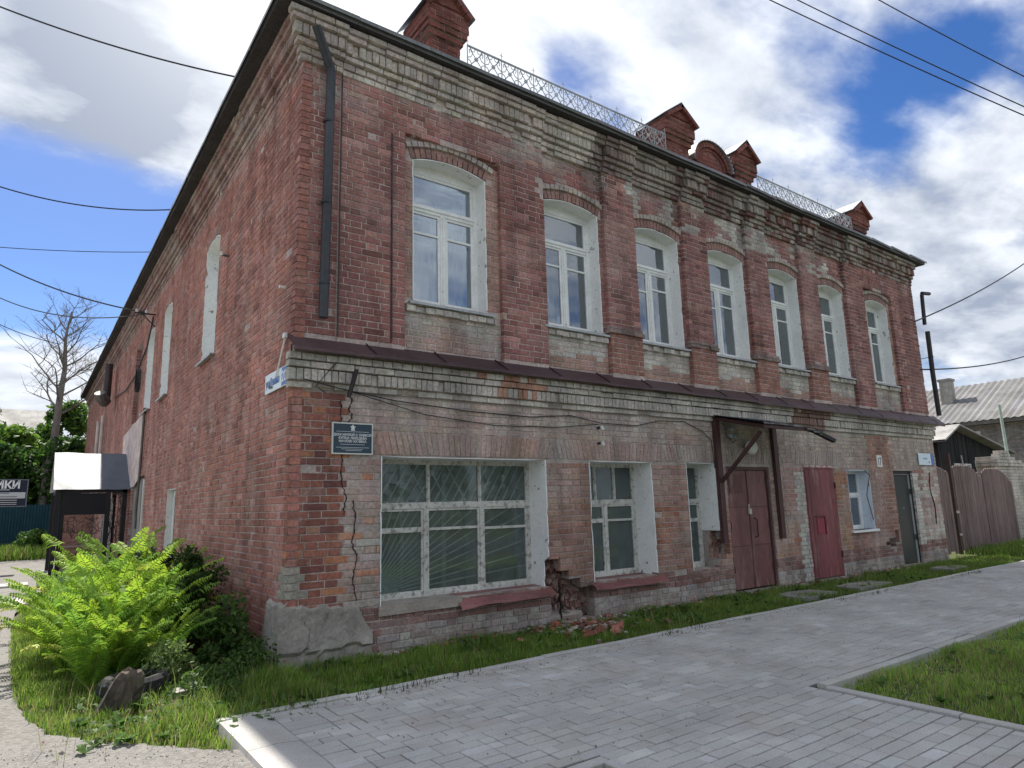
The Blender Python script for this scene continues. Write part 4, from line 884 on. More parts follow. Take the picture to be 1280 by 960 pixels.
q.tube([(0, 0, 0), (0, -.05, 0)], .05, (.2, .2, .2), 12); q.build('base', IRON, e); q = MB(); q.tube([(0, -.04, 0), (0, -.07, 0), (0, -.12, 0), (0, -.16, 0), (0, -.18, 0)], [.09, .13, .135, .10, .04], (.72, .72, .68), 16); q.build('globe', PLAS, e, smooth=True)
e = empty('electric_meter', (7.4, 0, 2.55), 'tangle of ceramic insulators and wires under the left of the door canopy', 'insulators'); q = MB(); 
for dx, dz in ((0, 0), (.12, -.02), (.05, .12)): q.tube([(dx, -.02, dz), (dx, -.09, dz), (dx, -.12, dz - .04)], [.035, .045, .02], (.3, .34, .33), 10)
q.build('insulator', PLAS, e); q = MB(); q.tube([(-.1, -.05, .2), (-.15, -.1, .0), (0, -.12, -.12), (.15, -.1, -.05), (.12, -.06, .15)], .006, (.02, .02, .02), 5); q.build('wire', IRON, e)
def cable(pts, r, c, label, name='power_cable', sag=0, group=None, n=24):
    if sag:
        a, b = Vector(pts[0]), Vector(pts[-1]); pts = [a.lerp(b, i / n) - Vector((0, 0, sag * 4 * (i / n) * (1 - i / n))) for i in range(n + 1)]
    b0 = Vector(pts[0]); q = MB(); q.tube(pts, r, c, 5); o = q.build(name, IRON, None, off=b0, loc=b0); return tag(o, label, 'cable', group)
K = (.03, .03, .032)
cable([(.12, -.13, 2.86), (.55, -.06, 2.80), (1.2, -.03, 2.72), (2.2, -.02, 2.66), (3.2, -.02, 2.64), (3.9, -.02, 2.70), (4.45, -.04, 2.62), (5.2, -.02, 2.62), (5.7, -.03, 2.72), (6.3, -.02, 2.74), (6.75, -.02, 2.60), (6.95, -.03, 2.45), (6.98, -.03, 2.0)], .007, K, 'slack black cable strung above the ground floor windows to the door canopy', 'wall_cable')
cable([(.6, -.04, 2.80), (1.6, -.03, 2.58), (2.6, -.02, 2.50), (3.6, -.02, 2.52), (4.4, -.03, 2.60)], .006, K, 'lower slack black cable strung between the plaque and the middle ground floor window', 'wall_cable')
cable([(.56, -.09, 3.15), (.42, -.13, 3.0), (.27, -.10, 2.80), (.38, -.08, 2.74)], .007, K, 'short black cable hanging across the pale cornice near the street corner', 'wall_cable')
cable([(11.9, -.03, 2.02), (12.05, -.04, 1.9), (11.8, -.06, 1.5), (11.95, -.05, 1.1), (12.0, -.04, 1.0)], .008, K, 'black cable hanging down the pale blue window reveal', 'wall_cable')
for (x, z, lb) in ((4.42, 2.55, 'upper of two small white wall brackets above the middle ground floor window'), (4.42, 2.33, 'lower of two small white wall brackets above the middle ground floor window')):
    e = empty('wall_bracket', (x, 0, z), lb, 'bracket'); q = MB(); q.tube([(0, 0, 0), (0, -.08, .01)], .02, (.05, .05, .05), 8); q.build('stem', IRON, e); q = MB(); q.tube([(0, -.08, .02), (.01, -.10, -.04)], .024, (.6, .6, .58), 8); q.build('cap', PLAS, e)

# ------------------------------------------------------------------ side wall fittings
e = empty('extractor_duct', (XL, 18.5, 5.2), 'dark ventilation duct with grey elbow mouth high on the side wall', 'duct'); O = (XL, 18.5, 5.2)
q = MB(); q.tube([(-.2, 18.5, 5.4), (-.2, 18.5, 6.5)], .12, (.06, .045, .045), 10); q.build('riser', METL, e, off=O)
q = MB(); q.tube([(-.2, 18.5, 5.5), (-.2, 18.45, 5.25), (-.27, 18.2, 5.15), (-.4, 17.9, 5.25), (-.45, 17.8, 5.4)], [.12, .14, .15, .16, .16], (.12, .12, .12), 10); q.build('elbow', METL, e, off=O)
e = empty('wall_ladder', (XL - .1, 22, 3), 'pair of pale vertical pipes on the far side wall above the porch roof', 'pipes'); q = MB(); 
for y in (21.2, 23.0): q.tube([(0, y - 22, -2.8), (0, y - 22, 2.1)], .06, (.5, .45, .42), 8)
q.tube([(0, -.8, .5), (0, 1, .5)], .03, (.5, .45, .42), 6); q.build('pipes', IRON, e)
q = MB(); q.box(XL + .1, XL + .13, 12.4, 13.55, 3.95, 5.95, (.17, .10, .085)); q.build('boarded_niche', WOOD, B)
e = empty('service_bracket', (XL, 10.4, 6.2), 'iron bracket with insulators where overhead wires meet the side wall', 'bracket'); q = MB(); q.bar((0, 0, 0), (-.45, 0, 0), .03, .03, K, side=(0, 1, 0)); q.bar((0, 0, -.3), (-.3, 0, 0), .02, .02, K, side=(0, 1, 0)); q.build('arm', IRON, e)
q = MB(); 
for d in (-.2, -.4): q.tube([(d, 0, .01), (d, 0, .06), (d, 0, .09)], [.03, .04, .02], (.6, .6, .58), 8)
q.build('insulator', PLAS, e)
cable([(XL - .05, 10.4, 6.15), (XL - .04, 11.2, 5.6), (XL - .04, 13.0, 5.2), (XL - .04, 15.0, 5.1), (XL - .04, 18.0, 5.3)], .02, K, 'dark cable sweeping along the side wall past the blind niche', 'wall_cable')
e = empty('cable_coil', (XL - .05, 12.2, 4.9), 'coil of black cable hanging on the side wall beside the third side window', 'cable coil'); q = MB()
for k in range(4): q.tube([(.0 - .02 * k, .3 * math.cos(t) * (1 - .08 * k), .3 * math.sin(t)) for t in [i * math.pi / 9 for i in range(19)]], .012, K, 5)
q.build('coil', IRON, e)
cable([(XL - .05, 10.75, 4.0), (XL - .05, 10.8, 2.6), (XL - .05, 11.0, 1.6), (XL - .05, 10.9, 1.2)], .03, (.12, .11, .1), 'dark vertical conduit dropping down the side wall beside the grey shed door', 'conduit')
q = MB(); pm = sidemap
q.add([pm(10.95, 3.95, .012), pm(15.0, 3.75, .012), pm(15.0, 2.2, .012), pm(12.0, 2.2, .012), pm(11.3, 2.35, .012), pm(10.95, 2.6, .012)], [(0, 1, 2, 3, 4, 5)], (.58, .47, .44)); q.build('plaster_patch', REND, SWL)
# side entrance closed with old boards
q = MB(); q.add([pm(10.3, 0, -.12), pm(12.6, 0, -.12), pm(12.6, 2.4, -.12), pm(10.3, 2.4, -.12)], [(0, 1, 2, 3)], (.06, .06, .06)); sdr = q.build('side_gateway', WOOD, B)
R = random.Random(9)
for i in range(11): q = MB(); a = 10.32 + i * .207; rb(q, pm, a, a + .195, 0, 2.38, -.06 + R.uniform(-.006, .006), -.1, jit((.26, .25, .235), .18, R)); q.build('plank', WOOD, sdr)
q = MB(); rb(q, pm, 10.2, 10.32, 0, 2.3, .03, -.1, (.62, .6, .57)); q.build('jamb', WOODW, sdr)
# side window/door low down
q = MB(); rb(q, pm, 6.31, 6.39, 0, 1.93, -.1, -.2, WP); rb(q, pm, 7.06, 7.14, 0, 1.93, -.1, -.2, WP); rb(q, pm, 6.39, 7.06, 1.85, 1.93, -.1, -.2, WP); sd_ = q.build('side_door', WOODW, B)
q = MB(); rb(q, pm, 6.39, 7.06, 0, 1.85, -.14, -.18, (.42, .43, .43)); q.build('door_leaf', PANT, sd_); reveal(sd_, pm, 6.3, 7.15, 0, 1.95, .01, -.2, False, (.66, .66, .63))
# small fixings
e = empty('wall_insulator', (XL, 3.2, 5.3), 'small ceramic insulator on the side wall above the nearest side window sill', 'insulator'); q = MB(); q.tube([(0, 0, 0), (-.1, 0, 0)], .018, (.1, .1, .1), 8); q.tube([(-.1, 0, -.01), (-.1, 0, .05)], [.025, .02], (.7, .68, .62), 8); q.build('insulator', PLAS, e)
e = empty('wall_insulator', (XL, .35, 3.98), 'small white insulator on the side wall near the upper street corner', 'insulator'); q = MB(); q.tube([(0, 0, 0), (-.07, 0, 0)], .02, (.7, .68, .62), 8); q.build('insulator', PLAS, e)

# ================================================================== ground
def smat(name, cols, scales, rough=.95, bump=.5, bs=40):
    """ground material: noise-driven mix of base colours"""
    mt = bpy.data.materials.new(name); mt.use_nodes = True; t = mt.node_tree; b = t.nodes['Principled BSDF']; L = t.links.new
    ge = t.nodes.new('ShaderNodeNewGeometry'); last = None
    for i, (c, sc) in enumerate(zip(cols, scales)):
        if last is None: last = c; continue
        no = t.nodes.new('ShaderNodeTexNoise'); no.inputs['Scale'].default_value = sc; no.inputs['Detail'].default_value = 7; no.inputs['Roughness'].default_value = .65; L(ge.outputs['Position'], no.inputs['Vector'])
        mr = t.nodes.new('ShaderNodeMapRange'); L(no.outputs[0], mr.inputs[0]); mr.inputs[1].default_value = .42; mr.inputs[2].default_value = .62
        mx = t.nodes.new('ShaderNodeMix'); mx.data_type = 'RGBA'; L(mr.outputs[0], mx.inputs[0])
        if isinstance(last, tuple): mx.inputs[6].default_value = (*last, 1)
        else: L(last, mx.inputs[6])
        mx.inputs[7].default_value = (*c, 1); last = mx.outputs[2]
    L(last, b.inputs['Base Color']); b.inputs['Roughness'].default_value = rough; b.inputs['Specular IOR Level'].default_value = .2
    no = t.nodes.new('ShaderNodeTexNoise'); no.inputs['Scale'].default_value = bs; no.inputs['Detail'].default_value = 6; L(ge.outputs['Position'], no.inputs['Vector'])
    bp = t.nodes.new('ShaderNodeBump'); bp.inputs['Strength'].default_value = bump; bp.inputs['Distance'].default_value = .02; L(no.outputs[0], bp.inputs['Height']); L(bp.outputs[0], b.inputs['Normal'])
    return mt
EARTH = smat('grassy_earth', [(.08, .10, .035), (.13, .11, .06), (.05, .075, .022)], [0, .8, 9])
GRAV = smat('gravel_road', [(.21, .20, .188), (.155, .148, .137), (.26, .245, .228)], [0, 1.1, 30], bump=1.0, bs=55)
def sheet(name, poly, z, mat, c=(1, 1, 1), sub=0):
    q = MB(); q.add([(x, y, z) for x, y in poly], [tuple(range(len(poly)))], c); return tag(q.build(name, mat), kind='structure')
sheet('ground', [(-900, -900), (900, -900), (900, 900), (-900, 900)], -.075, EARTH)
# gravel road with the irregular edge of the verge
edge = [(-.86, -2.05), (-1.0, -1.93), (-1.3, -1.55), (-1.62, -1.18), (-1.86, -.78), (-2.0, -.1), (-2.06, .7), (-2.1, 2.0), (-2.12, 4), (-2.1, 7), (-1.8, 9.5), (-1.5, 12), (-.2, 16), (-.1, 24)]
ed2 = []
for (p, r_) in zip(edge, edge[1:]):
    for i in range(6): t = i / 6; ed2.append((p[0] + (r_[0] - p[0]) * t + .05 * nz(p[1] * 3 + i, 3), p[1] + (r_[1] - p[1]) * t + .04 * nz(p[0] * 3 + i * 1.3, 9)))
ed2.append(edge[-1])
sheet('gravel_road', [(-.86, -14), (-.86, -2.05)] + ed2[1:] + [(-.1, 27), (-25, 27), (-25, -14)], -.022, GRAV)
# loose stones
R = random.Random(21); q = MB()
for i in range(5200):
    y = -3.2 + 9 * R.random() ** 1.6; x = -2.2 - 2.2 * R.random() if y > -1 else -.9 - 3 * R.random()
    if y > -2: x = min(x, -1.02 - (y + 2) * .75 if y < -.7 else -2.02) - abs(R.gauss(0, .25))
    s_ = R.uniform(.004, .013) * (1 + (R.random() < .05)); c = jit(R.choice([(.4, .38, .35), (.3, .28, .26), (.22, .2, .19), (.36, .3, .26)]), .2, R); a = R.random() * 3
    q.add([(x + s_ * math.cos(a + k * 2.09), y + s_ * math.sin(a + k * 2.09), -.026) for k in range(3)] + [(x + R.uniform(-.3, .3) * s_, y, -.022 + s_ * R.uniform(.5, .9))], [(0, 1, 3), (1, 2, 3), (2, 0, 3)], c)
tag(q.build('gravel', STON), kind='stuff')
# concrete strips across the road in the distance
for (a, b, y0_, y1_, lb) in ((-3.6, -1.9, 8.0, 9.3, 'pale concrete slab lying in the gravel road, the nearer one behind the ferns'), (-4.2, -1.9, 12.2, 13.0, 'pale concrete slab lying in the gravel road, the farther one near the porch')):
    q = MB(); q.box(0, b - a, 0, y1_ - y0_, 0, .05, (.42, .40, .37)); tag(q.build('concrete_slab', STON, None, loc=(a, y0_, -.03)), lb, 'slab')

# ------------------------------------------------------------------ pavement
YK = -1.46; YL = -3.72; XPL = -.86; XC = 3.12; XC0 = .80; XR = 44
q = MB(); P0 = [(XPL, YK), (XR, YK), (XR, YL), (XC, YL), (XC, -14), (XC0, -14), (XC0, YL), (XPL, YL)]
q.add([(x, y, -.010) for x, y in P0], [tuple(range(8))], (.085, .08, .07)); PV = tag(q.build('pavement', STON), kind='structure')
slabs = []; R = random.Random(33)
def slab_row(y0_, y1_, x0_, x1_, along='x'):
    x = x0_
    while x < x1_ - .03:
        w = R.choice((.20, .20, .20, .20, .30, .10)) if abs(x - CAM.x) < 18 else .6
        b = min(x + w, x1_); h = R.uniform(-.0025, .0025); t = mixc((.415, .405, .385), (.385, .375, .355), R.random())
        if R.random() < .08: t = (.45, .445, .43)
        if R.random() < .05: t = (.365, .35, .325)
        g = .0045; A = (x + g, y0_ + g, b - g, y1_ - g) if along == 'x' else (y0_ + g, x + g, y1_ - g, b - g)
        tx = R.uniform(-.0015, .0015); V = []
        ax0, ay0, ax1, ay1 = A; i_ = .005
        for (u, v) in ((ax0 + i_, ay0 + i_), (ax1 - i_, ay0 + i_), (ax1 - i_, ay1 - i_), (ax0 + i_, ay1 - i_)): V.append((u, v, h + (tx if u < (ax0 + ax1) / 2 else -tx)))
        for (u, v) in ((ax0, ay0), (ax1, ay0), (ax1, ay1), (ax0, ay1)): V.append((u, v, h - .004))
        for (u, v) in ((ax0, ay0), (ax1, ay0), (ax1, ay1), (ax0, ay1)): V.append((u, v, -.014))
        c = Vector(((ax0 + ax1) / 2, (ay0 + ay1) / 2, 0)); d = c - CAM; vis = d.normalized().dot(fw) > .72 and (d.dot(up) / d.dot(fw)) > -.60
        slabs.append((((ax1 - ax0) * (ay1 - ay0) / d.length ** 3) if vis else 0, V, jit(t, .05, R))); x = b
y = YK - .10
while y > YL - .001: slab_row(y, y + .10, XPL + .345, XR); y -= .1005
ybot = y + .1005
# crossing path
y = ybot - .10
while y > -9.5: slab_row(y, y + .10, XC0 + .005, XC - .005); y -= .1005
slabs.sort(key=lambda s: -s[0]); q = MB()
for i, (s_, V, c) in enumerate(slabs):
    if i < 300 and s_ > 0:
        m_ = MB(); m_.add(V, BF, c); ct = (sum(p[0] for p in V) / 12, sum(p[1] for p in V) / 12, 0); m_.build('paving_slab', PAVE, PV, off=ct, loc=ct)
    else: q.add(V, BF, c)
q.build('paving_slabs', PAVE, PV)['kind'] = 'stuff'
def kerb(p, r_, w=.08, top=.012, h=.15, c=(.42, .41, .385), L0=1.0, name='kerb_stone'):
    p, r_ = Vector((*p, 0)), Vector((*r_, 0)); d = r_ - p; n_ = max(1, round(d.length / L0)); d /= n_; u = d.normalized(); v = Vector((-u.y, u.x, 0))
    for i in range(n_):
        a = p + d * i + u * .004; b = p + d * (i + 1) - u * .004; t = top + RB.uniform(-.006, .006); t2 = top + RB.uniform(-.006, .006); q = MB(); e = .008; V = []
        off = v * RB.uniform(-.005, .005)
        for (pt, tt) in ((a, t), (b, t2)):
            for (s_, z_) in ((-w / 2, -h), (-w / 2, tt - e), (-w / 2 + e, tt), (w / 2 - e, tt), (w / 2, tt - e), (w / 2, -h)): V.append(tuple(pt + off + v * s_ + Vector((0, 0, z_))))
        q.add(V, [(0, 1, 2, 3, 4, 5), (11, 10, 9, 8, 7, 6)] + [(k, k + 6, k + 7, k + 1) for k in range(5)], jit(c, .08)); ct = tuple((a + b) / 2); q.build(name, PAVE, PV, off=ct, loc=ct)
kerb((XPL - .02, YK + .045), (17.5, YK + .045)); kerb((17.5, YK + .045), (XR, YK + .045), L0=4)
kerb((XC + .04, YL - .045), (18, YL - .045), top=.02); kerb((18, YL - .045), (XR, YL - .045), top=.02, L0=4); kerb((XC + .045, YL - .09), (XC + .045, -9.5), top=.02)
kerb((-.45, YL - .045), (XC0 - .04, YL - .045), top=.02); kerb((XC0 - .045, YL - .09), (XC0 - .045, -9.5), top=.02)
# wide flush edge stones at the gravel end
for i in range(3):
    y1_ = YK - .01 - i * .75; q = MB(); q.add([(XPL, y1_ - .745, .012), (XPL + .2, y1_ - .745, .018), (XPL + .34, y1_ - .745, .002), (XPL + .34, y1_, .002), (XPL + .2, y1_, .018), (XPL, y1_, .012), (XPL - .02, y1_ - .745, -.1), (XPL - .02, y1_, -.1)],
        [(0, 1, 4, 5), (1, 2, 3, 4), (6, 0, 5, 7)], jit((.42, .41, .385), .05)); q.build('edge_stone', PAVE, PV)
# doorstep slabs
for (x, y0_, w, d, lb) in ((7.45, -1.12, 1.0, .6, 'worn grey concrete doorstep slab in the grass before the double door'), (9.0, -1.15, 1.2, .5, 'worn grey concrete slab in the grass between the double door and the red door'), (12.9, -1.0, .9, .45, 'broken pale slab in the grass before the black door')):
    q = MB(); V = [(0, 0), (w * .55, -.03), (w, .05), (w * .96, d * .8), (w * .5, d), (.05, d * .9)]; q.prism(V, 2, 0, .05, (.24, .23, .21)); tag(q.build('step_slab', STON, None, loc=(x, y0_, -.04)), lb, 'slab')

# ------------------------------------------------------------------ grass (geometry blades)
rng = np.random.default_rng(5)
def blades(name, PT, hgt, wid, cols, lean=.35, zb=-.03):
    n = len(PT); ang = rng.uniform(0, 2 * np.pi, n); h = hgt * rng.uniform(.45, 1.25, n) * (PT[:, 2] if PT.shape[1] > 2 else 1); w = wid * rng.uniform(.6, 1.3, n); ln = lean * h * rng.uniform(.2, 1.5, n); la = rng.uniform(0, 2 * np.pi, n)
    dx, dy = np.cos(ang) * w / 2, np.sin(ang) * w / 2; lx, ly = np.cos(la) * ln, np.sin(la) * ln; x, y = PT[:, 0], PT[:, 1]; z = np.full(n, zb)
    V = np.stack([np.stack([x - dx, y - dy, z], 1), np.stack([x + dx, y + dy, z], 1), np.stack([x + dx * .8 + lx * .35, y + dy * .8 + ly * .35, z + h * .6], 1), np.stack([x - dx * .8 + lx * .35, y - dy * .8 + ly * .35, z + h * .6], 1), np.stack([x + lx, y + ly, z + h], 1)], 1).reshape(-1, 3)
    i = np.arange(n)[:, None] * 5; T = np.concatenate([i + [0, 1, 2], i + [0, 2, 3], i + [3, 2, 4]], 1).reshape(-1, 3)
    cl = np.array(cols); k = rng.integers(0, len(cl), n); c = cl[k] * rng.uniform(.75, 1.25, (n, 1)); C = np.repeat(c, 3, 0)
    return tag(npmesh(name, V, T, 3, C, LEAF), kind='stuff')
GC = [(.14, .26, .035), (.18, .31, .045), (.10, .20, .03), (.23, .33, .06), (.26, .25, .10)]
def clump(n, x0, x1, y0, y1, p=.55, f=1.3):
    P = np.stack([rng.uniform(x0, x1, n * 2), rng.uniform(y0, y1, n * 2)], 1)
    m_ = .5 + .5 * np.sin(P[:, 0] * f * 3.1 + 1.7 * np.sin(P[:, 1] * f * 4)) * np.cos(P[:, 1] * f * 3.7 + 1.3 * np.sin(P[:, 0] * f * 2.3)); keep = rng.random(len(P)) < p + (1 - p) * m_; return np.concatenate([P, (.32 + 1.15 * m_)[:, None]], 1)[keep][:n]
P1 = clump(34000, .0, 8, -1.36, .02); P1b = clump(22000, 8, 17.5, -1.36, .02)
blades('grass_verge', np.concatenate([P1, P1b]), .09, .008, GC, zb=-.07)
# sparse weeds creeping over the kerb
P2 = clump(1500, .0, 14, -1.62, -1.36, .1, 2.5); P2 = P2[(np.sin(P2[:, 0] * 1.7) > .2)]; blades('kerb_weeds', P2, .05, .007, [(.07, .1, .03), (.12, .12, .05)], zb=-.01)
# corner verge, left of the building
P3 = clump(60000, -2.3, .0, -2.0, 6, .6)
ey = np.array([p[1] for p in edge]); ex_ = np.array([p[0] for p in edge]); lim = np.interp(P3[:, 1], ey, ex_)
P3 = P3[(P3[:, 0] > lim - .02 + .06 * rng.standard_normal(len(P3)) ** 2 * .5)]; P3 = P3[~((P3[:, 1] < -1.46) & (P3[:, 0] > -.9))]
blades('grass_corner', P3, .10, .008, GC + [(.30, .42, .07), (.24, .24, .10), (.22, .33, .05)], zb=-.05)
P3b = np.concatenate([clump(4200, -.86, .05, -1.4, .0, .6)]); blades('grass_tuft', P3b, .16, .009, GC, zb=-.07)
P4 = np.concatenate([clump(60000, 3.22, 9, -8, -3.82, .7), clump(30000, 9, 20, -9, -3.82, .7), clump(5000, -.4, .70, -5.2, -3.82, .7)])
blades('lawn_grass', P4, .052, .0085, [(.20, .35, .05), (.25, .41, .065), (.31, .40, .09), (.38, .36, .15)], zb=-.035)
P5 = np.stack([rng.uniform(-9, 0, 9000), rng.uniform(24, 30, 9000), np.ones(9000)], 1); blades('far_grass', P5, .45, .05, GC + [(.14, .2, .05)])
P6 = np.stack([rng.uniform(17, 30, 9000), rng.uniform(-1.3, .4, 9000), np.ones(9000)], 1); blades('gate_grass', P6, .22, .02, GC)
# broad leaves (dandelion, plantain) as small plants
def leafquad(q, base, d, L_, w, c, droop=.3):
    base = Vector(base); d = Vector(d); s_ = d.cross(Vector((0, 0, 1))).normalized(); u = d.normalized()
    p0 = base; p1 = base + u * L_ * .3 + s_ * w * .5; p2 = base + u * L_ * .7 + s_ * w * .45 + Vector((0, 0, -.05 * L_)); p3 = base + u * L_ - Vector((0, 0, droop * L_)); p4 = base + u * L_ * .7 - s_ * w * .45 + Vector((0, 0, -.05 * L_)); p5 = base + u * L_ * .3 - s_ * w * .5
    mid = base + u * L_ * .5 - Vector((0, 0, .03)) * L_
    q.add([p0, p1, p2, p3, p4, p5, mid], [(0, 1, 6), (1, 2, 6), (2, 3, 6), (3, 4, 6), (4, 5, 6), (5, 0, 6)], c)
R = random.Random(17); q = MB()
for i in range(420):
    z_ = R.random()
    if z_ < .45: x, y = R.uniform(.1, 12), R.uniform(-1.3, -.05)
    elif z_ < .7: x, y = R.uniform(-1.7, -.1), R.uniform(-1.6, 0)
    else: x, y = R.uniform(3.3, 10), R.uniform(-6.5, -3.9)
    for k in range(R.randint(3, 7)):
        a = R.random() * 6.28; leafquad(q, (x, y, -.02), (math.cos(a), math.sin(a), R.uniform(.4, 1.4)), R.uniform(.06, .14), R.uniform(.025, .05), jit((.09, .17, .035), .25, R))
tag(q.build('broadleaf_weeds', LEAF), kind='stuff')

# ------------------------------------------------------------------ ferns
def frond_mesh(seed, L_=1.0, bend=.55, CC_=((.19, .36, .035), (.34, .50, .05))):
    R = random.Random(seed); q = MB(); n_ = 44; c0 = CC_[0]; P = []
    for i in range(n_ + 1):
        t = i / n_; a = math.radians(78) - bend * (t ** 1.4) * 2.0; P.append((0 if not P else P[-1][0] + math.cos(a) * L_ / n_, 0 if not P else P[-1][1] + math.sin(a) * L_ / n_))
    q.tube([(x, 0, z) for x, z in P[::4]], .005, (.16, .2, .05), 4, r2=.0015)
    for i in range(3, n_):
        t = i / n_; ln = .155 * L_ * (math.sin(min(1, t * 1.25 + .08) * math.pi) ** .6 if t < .8 else (1 - t) * 3.2 * .95) + .01; (x, z) = P[i]; tx, tz = P[i][0] - P[i - 1][0], P[i][1] - P[i - 1][1]; tl = math.hypot(tx, tz); tx /= tl; tz /= tl
        for s_ in (-1, 1):
            c = jit(mixc(c0, CC_[1], t), .16, R); d = Vector((tx * .35, s_ * .93, tz * .35 - .12)); w = Vector((tx, 0, tz)) * .0092 * L_; p = Vector((x, 0, z)); nrm = Vector((-tz, 0, tx)) * .012
            m1 = p + d * ln * .5 + nrm + Vector((0, 0, R.uniform(-.01, .01))); e_ = p + d * ln - Vector((0, 0, .02 * L_))
            q.add([p - w * .8, p + w * .8, m1 + w * .9, m1 - w * .9, e_], [(0, 1, 2, 3), (3, 2, 4)], c)
    me_o = q.build('frond', LEAF); return me_o
FR = [frond_mesh(1, 1.0, .42), frond_mesh(2, 1.12, .5), frond_mesh(3, .85, .7), frond_mesh(4, 1.0, .5, ((.10, .24, .03), (.2, .36, .05))), frond_mesh(5, 1.1, .55, ((.13, .27, .04), (.24, .40, .06))), frond_mesh(6, .9, .75, ((.26, .38, .05), (.45, .48, .09)))]
FM = [o.data for o in FR]
for o in FR: bpy.data.objects.remove(o)
R = random.Random(4)
spots = [(-1.5, .65, .60, 'small bright green fern at the left front of the clump, leaning over the gravel'), (-1.25, .72, .80, 'bright green fern directly behind the black tyre planter'), (-.95, .65, .66, 'bright green fern at the right front of the clump, beside the leafy bush'),
         (-1.62, 1.5, .82, 'broad fern on the left edge of the clump with fronds over the gravel road'), (-1.32, 1.55, 1.05, 'tallest bright fern in the middle of the clump'), (-.92, 1.5, .95, 'upright bright fern on the wall side of the clump'),
         (-1.68, 2.6, .9, 'fern at the back left of the clump beside the gravel road'), (-1.4, 2.8, 1.08, 'large fern at the back of the clump'), (-.95, 2.7, 1.12, 'fern rising beside the low white side door'), (-1.1, 4.0, 1.15, 'pale green fern behind the clump in front of the porch'), (-1.6, 4.1, .9, 'fern farthest back on the left of the clump'), (-.68, 3.6, 1.1, 'fern close to the side wall behind the clump'), (-1.5, 1.05, .9, 'yellow-green fern in the front middle of the clump'), (-1.1, 2.1, 1.18, 'fern with the highest upright fronds, centre of the clump'), (-1.62, 2.05, 1.0, 'fern left of the centre of the clump'), (-1.15, 1.15, .95, 'fern between the tyre planter and the centre of the clump')]
for (x, y, s_, lb) in spots:
    e = empty('fern', (x, y, -.06), lb, 'fern', 'ferns growing in the corner clump'); n_ = 21; s_ *= 1.16
    for i in range(n_):
        o = bpy.data.objects.new('frond', R.choice(FM)); COL.objects.link(o); o.parent = e; k = s_ * R.uniform(.8, 1.15); o.scale = (k, k, k); o.rotation_euler = (R.uniform(-.25, .25), R.uniform(-.3, .25), i * 6.283 / n_ * 1.0 + R.uniform(-.25, .25) + (i % 2) * .4); o.location = (R.uniform(-.05, .05), R.uniform(-.05, .05), 0)

# ------------------------------------------------------------------ leafy bushes and trees
def leaves_np(cent, rad, n, size, cols, squash=1.0, up_bias=.2, core=.35):
    """leaf-shaped faces spread through clumps. cent (k,3), rad (k,)"""
    k = rng.integers(0, len(cent), n); d = rng.standard_normal((n, 3)); d /= np.linalg.norm(d, axis=1)[:, None]; r = rng.uniform(core, 1, n) ** .6; P = cent[k] + d * (r * rad[k])[:, None] * [1, 1, squash]
    nr = d * .6 + rng.standard_normal((n, 3)) * .7 + [0, 0, up_bias]; nr /= np.linalg.norm(nr, axis=1)[:, None]; a = np.cross(nr, rng.standard_normal((n, 3))); a /= np.linalg.norm(a, axis=1)[:, None] + 1e-9; b = np.cross(nr, a)
    s = size * rng.uniform(.55, 1.3, n)[:, None]; V = np.stack([P - a * s, P - a * s * .1 + b * s * .42, P + a * s, P - a * s * .1 - b * s * .42], 1).reshape(-1, 3); F = np.arange(n * 4).reshape(-1, 4)
    cl = np.array(cols); C = cl[rng.integers(0, len(cl), n)] * rng.uniform(.7, 1.3, (n, 1)) * (.8 + .4 * rng.random(len(cent)))[k][:, None]; return V, F, C
def bush(name, loc, blobs, n, size, cols, label, cat, group=None, trunk=None, squash=1.0):
    e = empty(name, loc, label, cat, group); c = np.array([b[:3] for b in blobs], float); r = np.array([b[3] for b in blobs], float)
    V, F, C = leaves_np(c, r, n, size, cols, squash); npmesh('crown' if trunk else 'foliage', V, F, 4, C, LEAF, e)
    q = MB(); R = random.Random(int(abs(loc[0] * 31 + loc[1] * 7)))
    if trunk:
        h, r0_ = trunk; q.tube([(0, 0, 0), (.05 * h, 0, h * .35), (0, .04 * h, h * .7), (.03 * h, 0, h)], [r0_ * 1.2, r0_, r0_ * .7, r0_ * .4], (.10, .08, .06), 8)
        for b in blobs[::max(1, len(blobs) // 14)]: q.tube([(0, 0, h * R.uniform(.35, .8)), (b[0] * .5, b[1] * .5, (b[2] + h * .6) / 2), b[:3]], r0_ * .35, (.10, .08, .06), 5, r2=r0_ * .08)
        q.build('trunk', BARK, e)
    else:
        for b in blobs[:40]: q.tube([(b[0] * .4, b[1] * .4, 0), (b[0] * .8, b[1] * .8, b[2] * .6), b[:3]], .006, (.12, .09, .05), 4, r2=.002)
        q.build('stems', BARK, e)
    return e
def bl(n, rx, ry, z0, z1, r, R, taper=.5):
    o = []
    for i in range(n):
        z = R.uniform(z0, z1); t = (z - z0) / (z1 - z0 + 1e-6); k = (1 - taper * t) * math.sqrt(R.random()); a = R.random() * 6.283; o.append((math.cos(a) * rx * k, math.sin(a) * ry * k, z, r * R.uniform(.6, 1.3)))
    return o
R = random.Random(6); DK = [(.035, .075, .02), (.05, .10, .025), (.03, .06, .018), (.075, .13, .03)]; MDG = [(.07, .14, .03), (.10, .18, .035), (.05, .10, .025)]
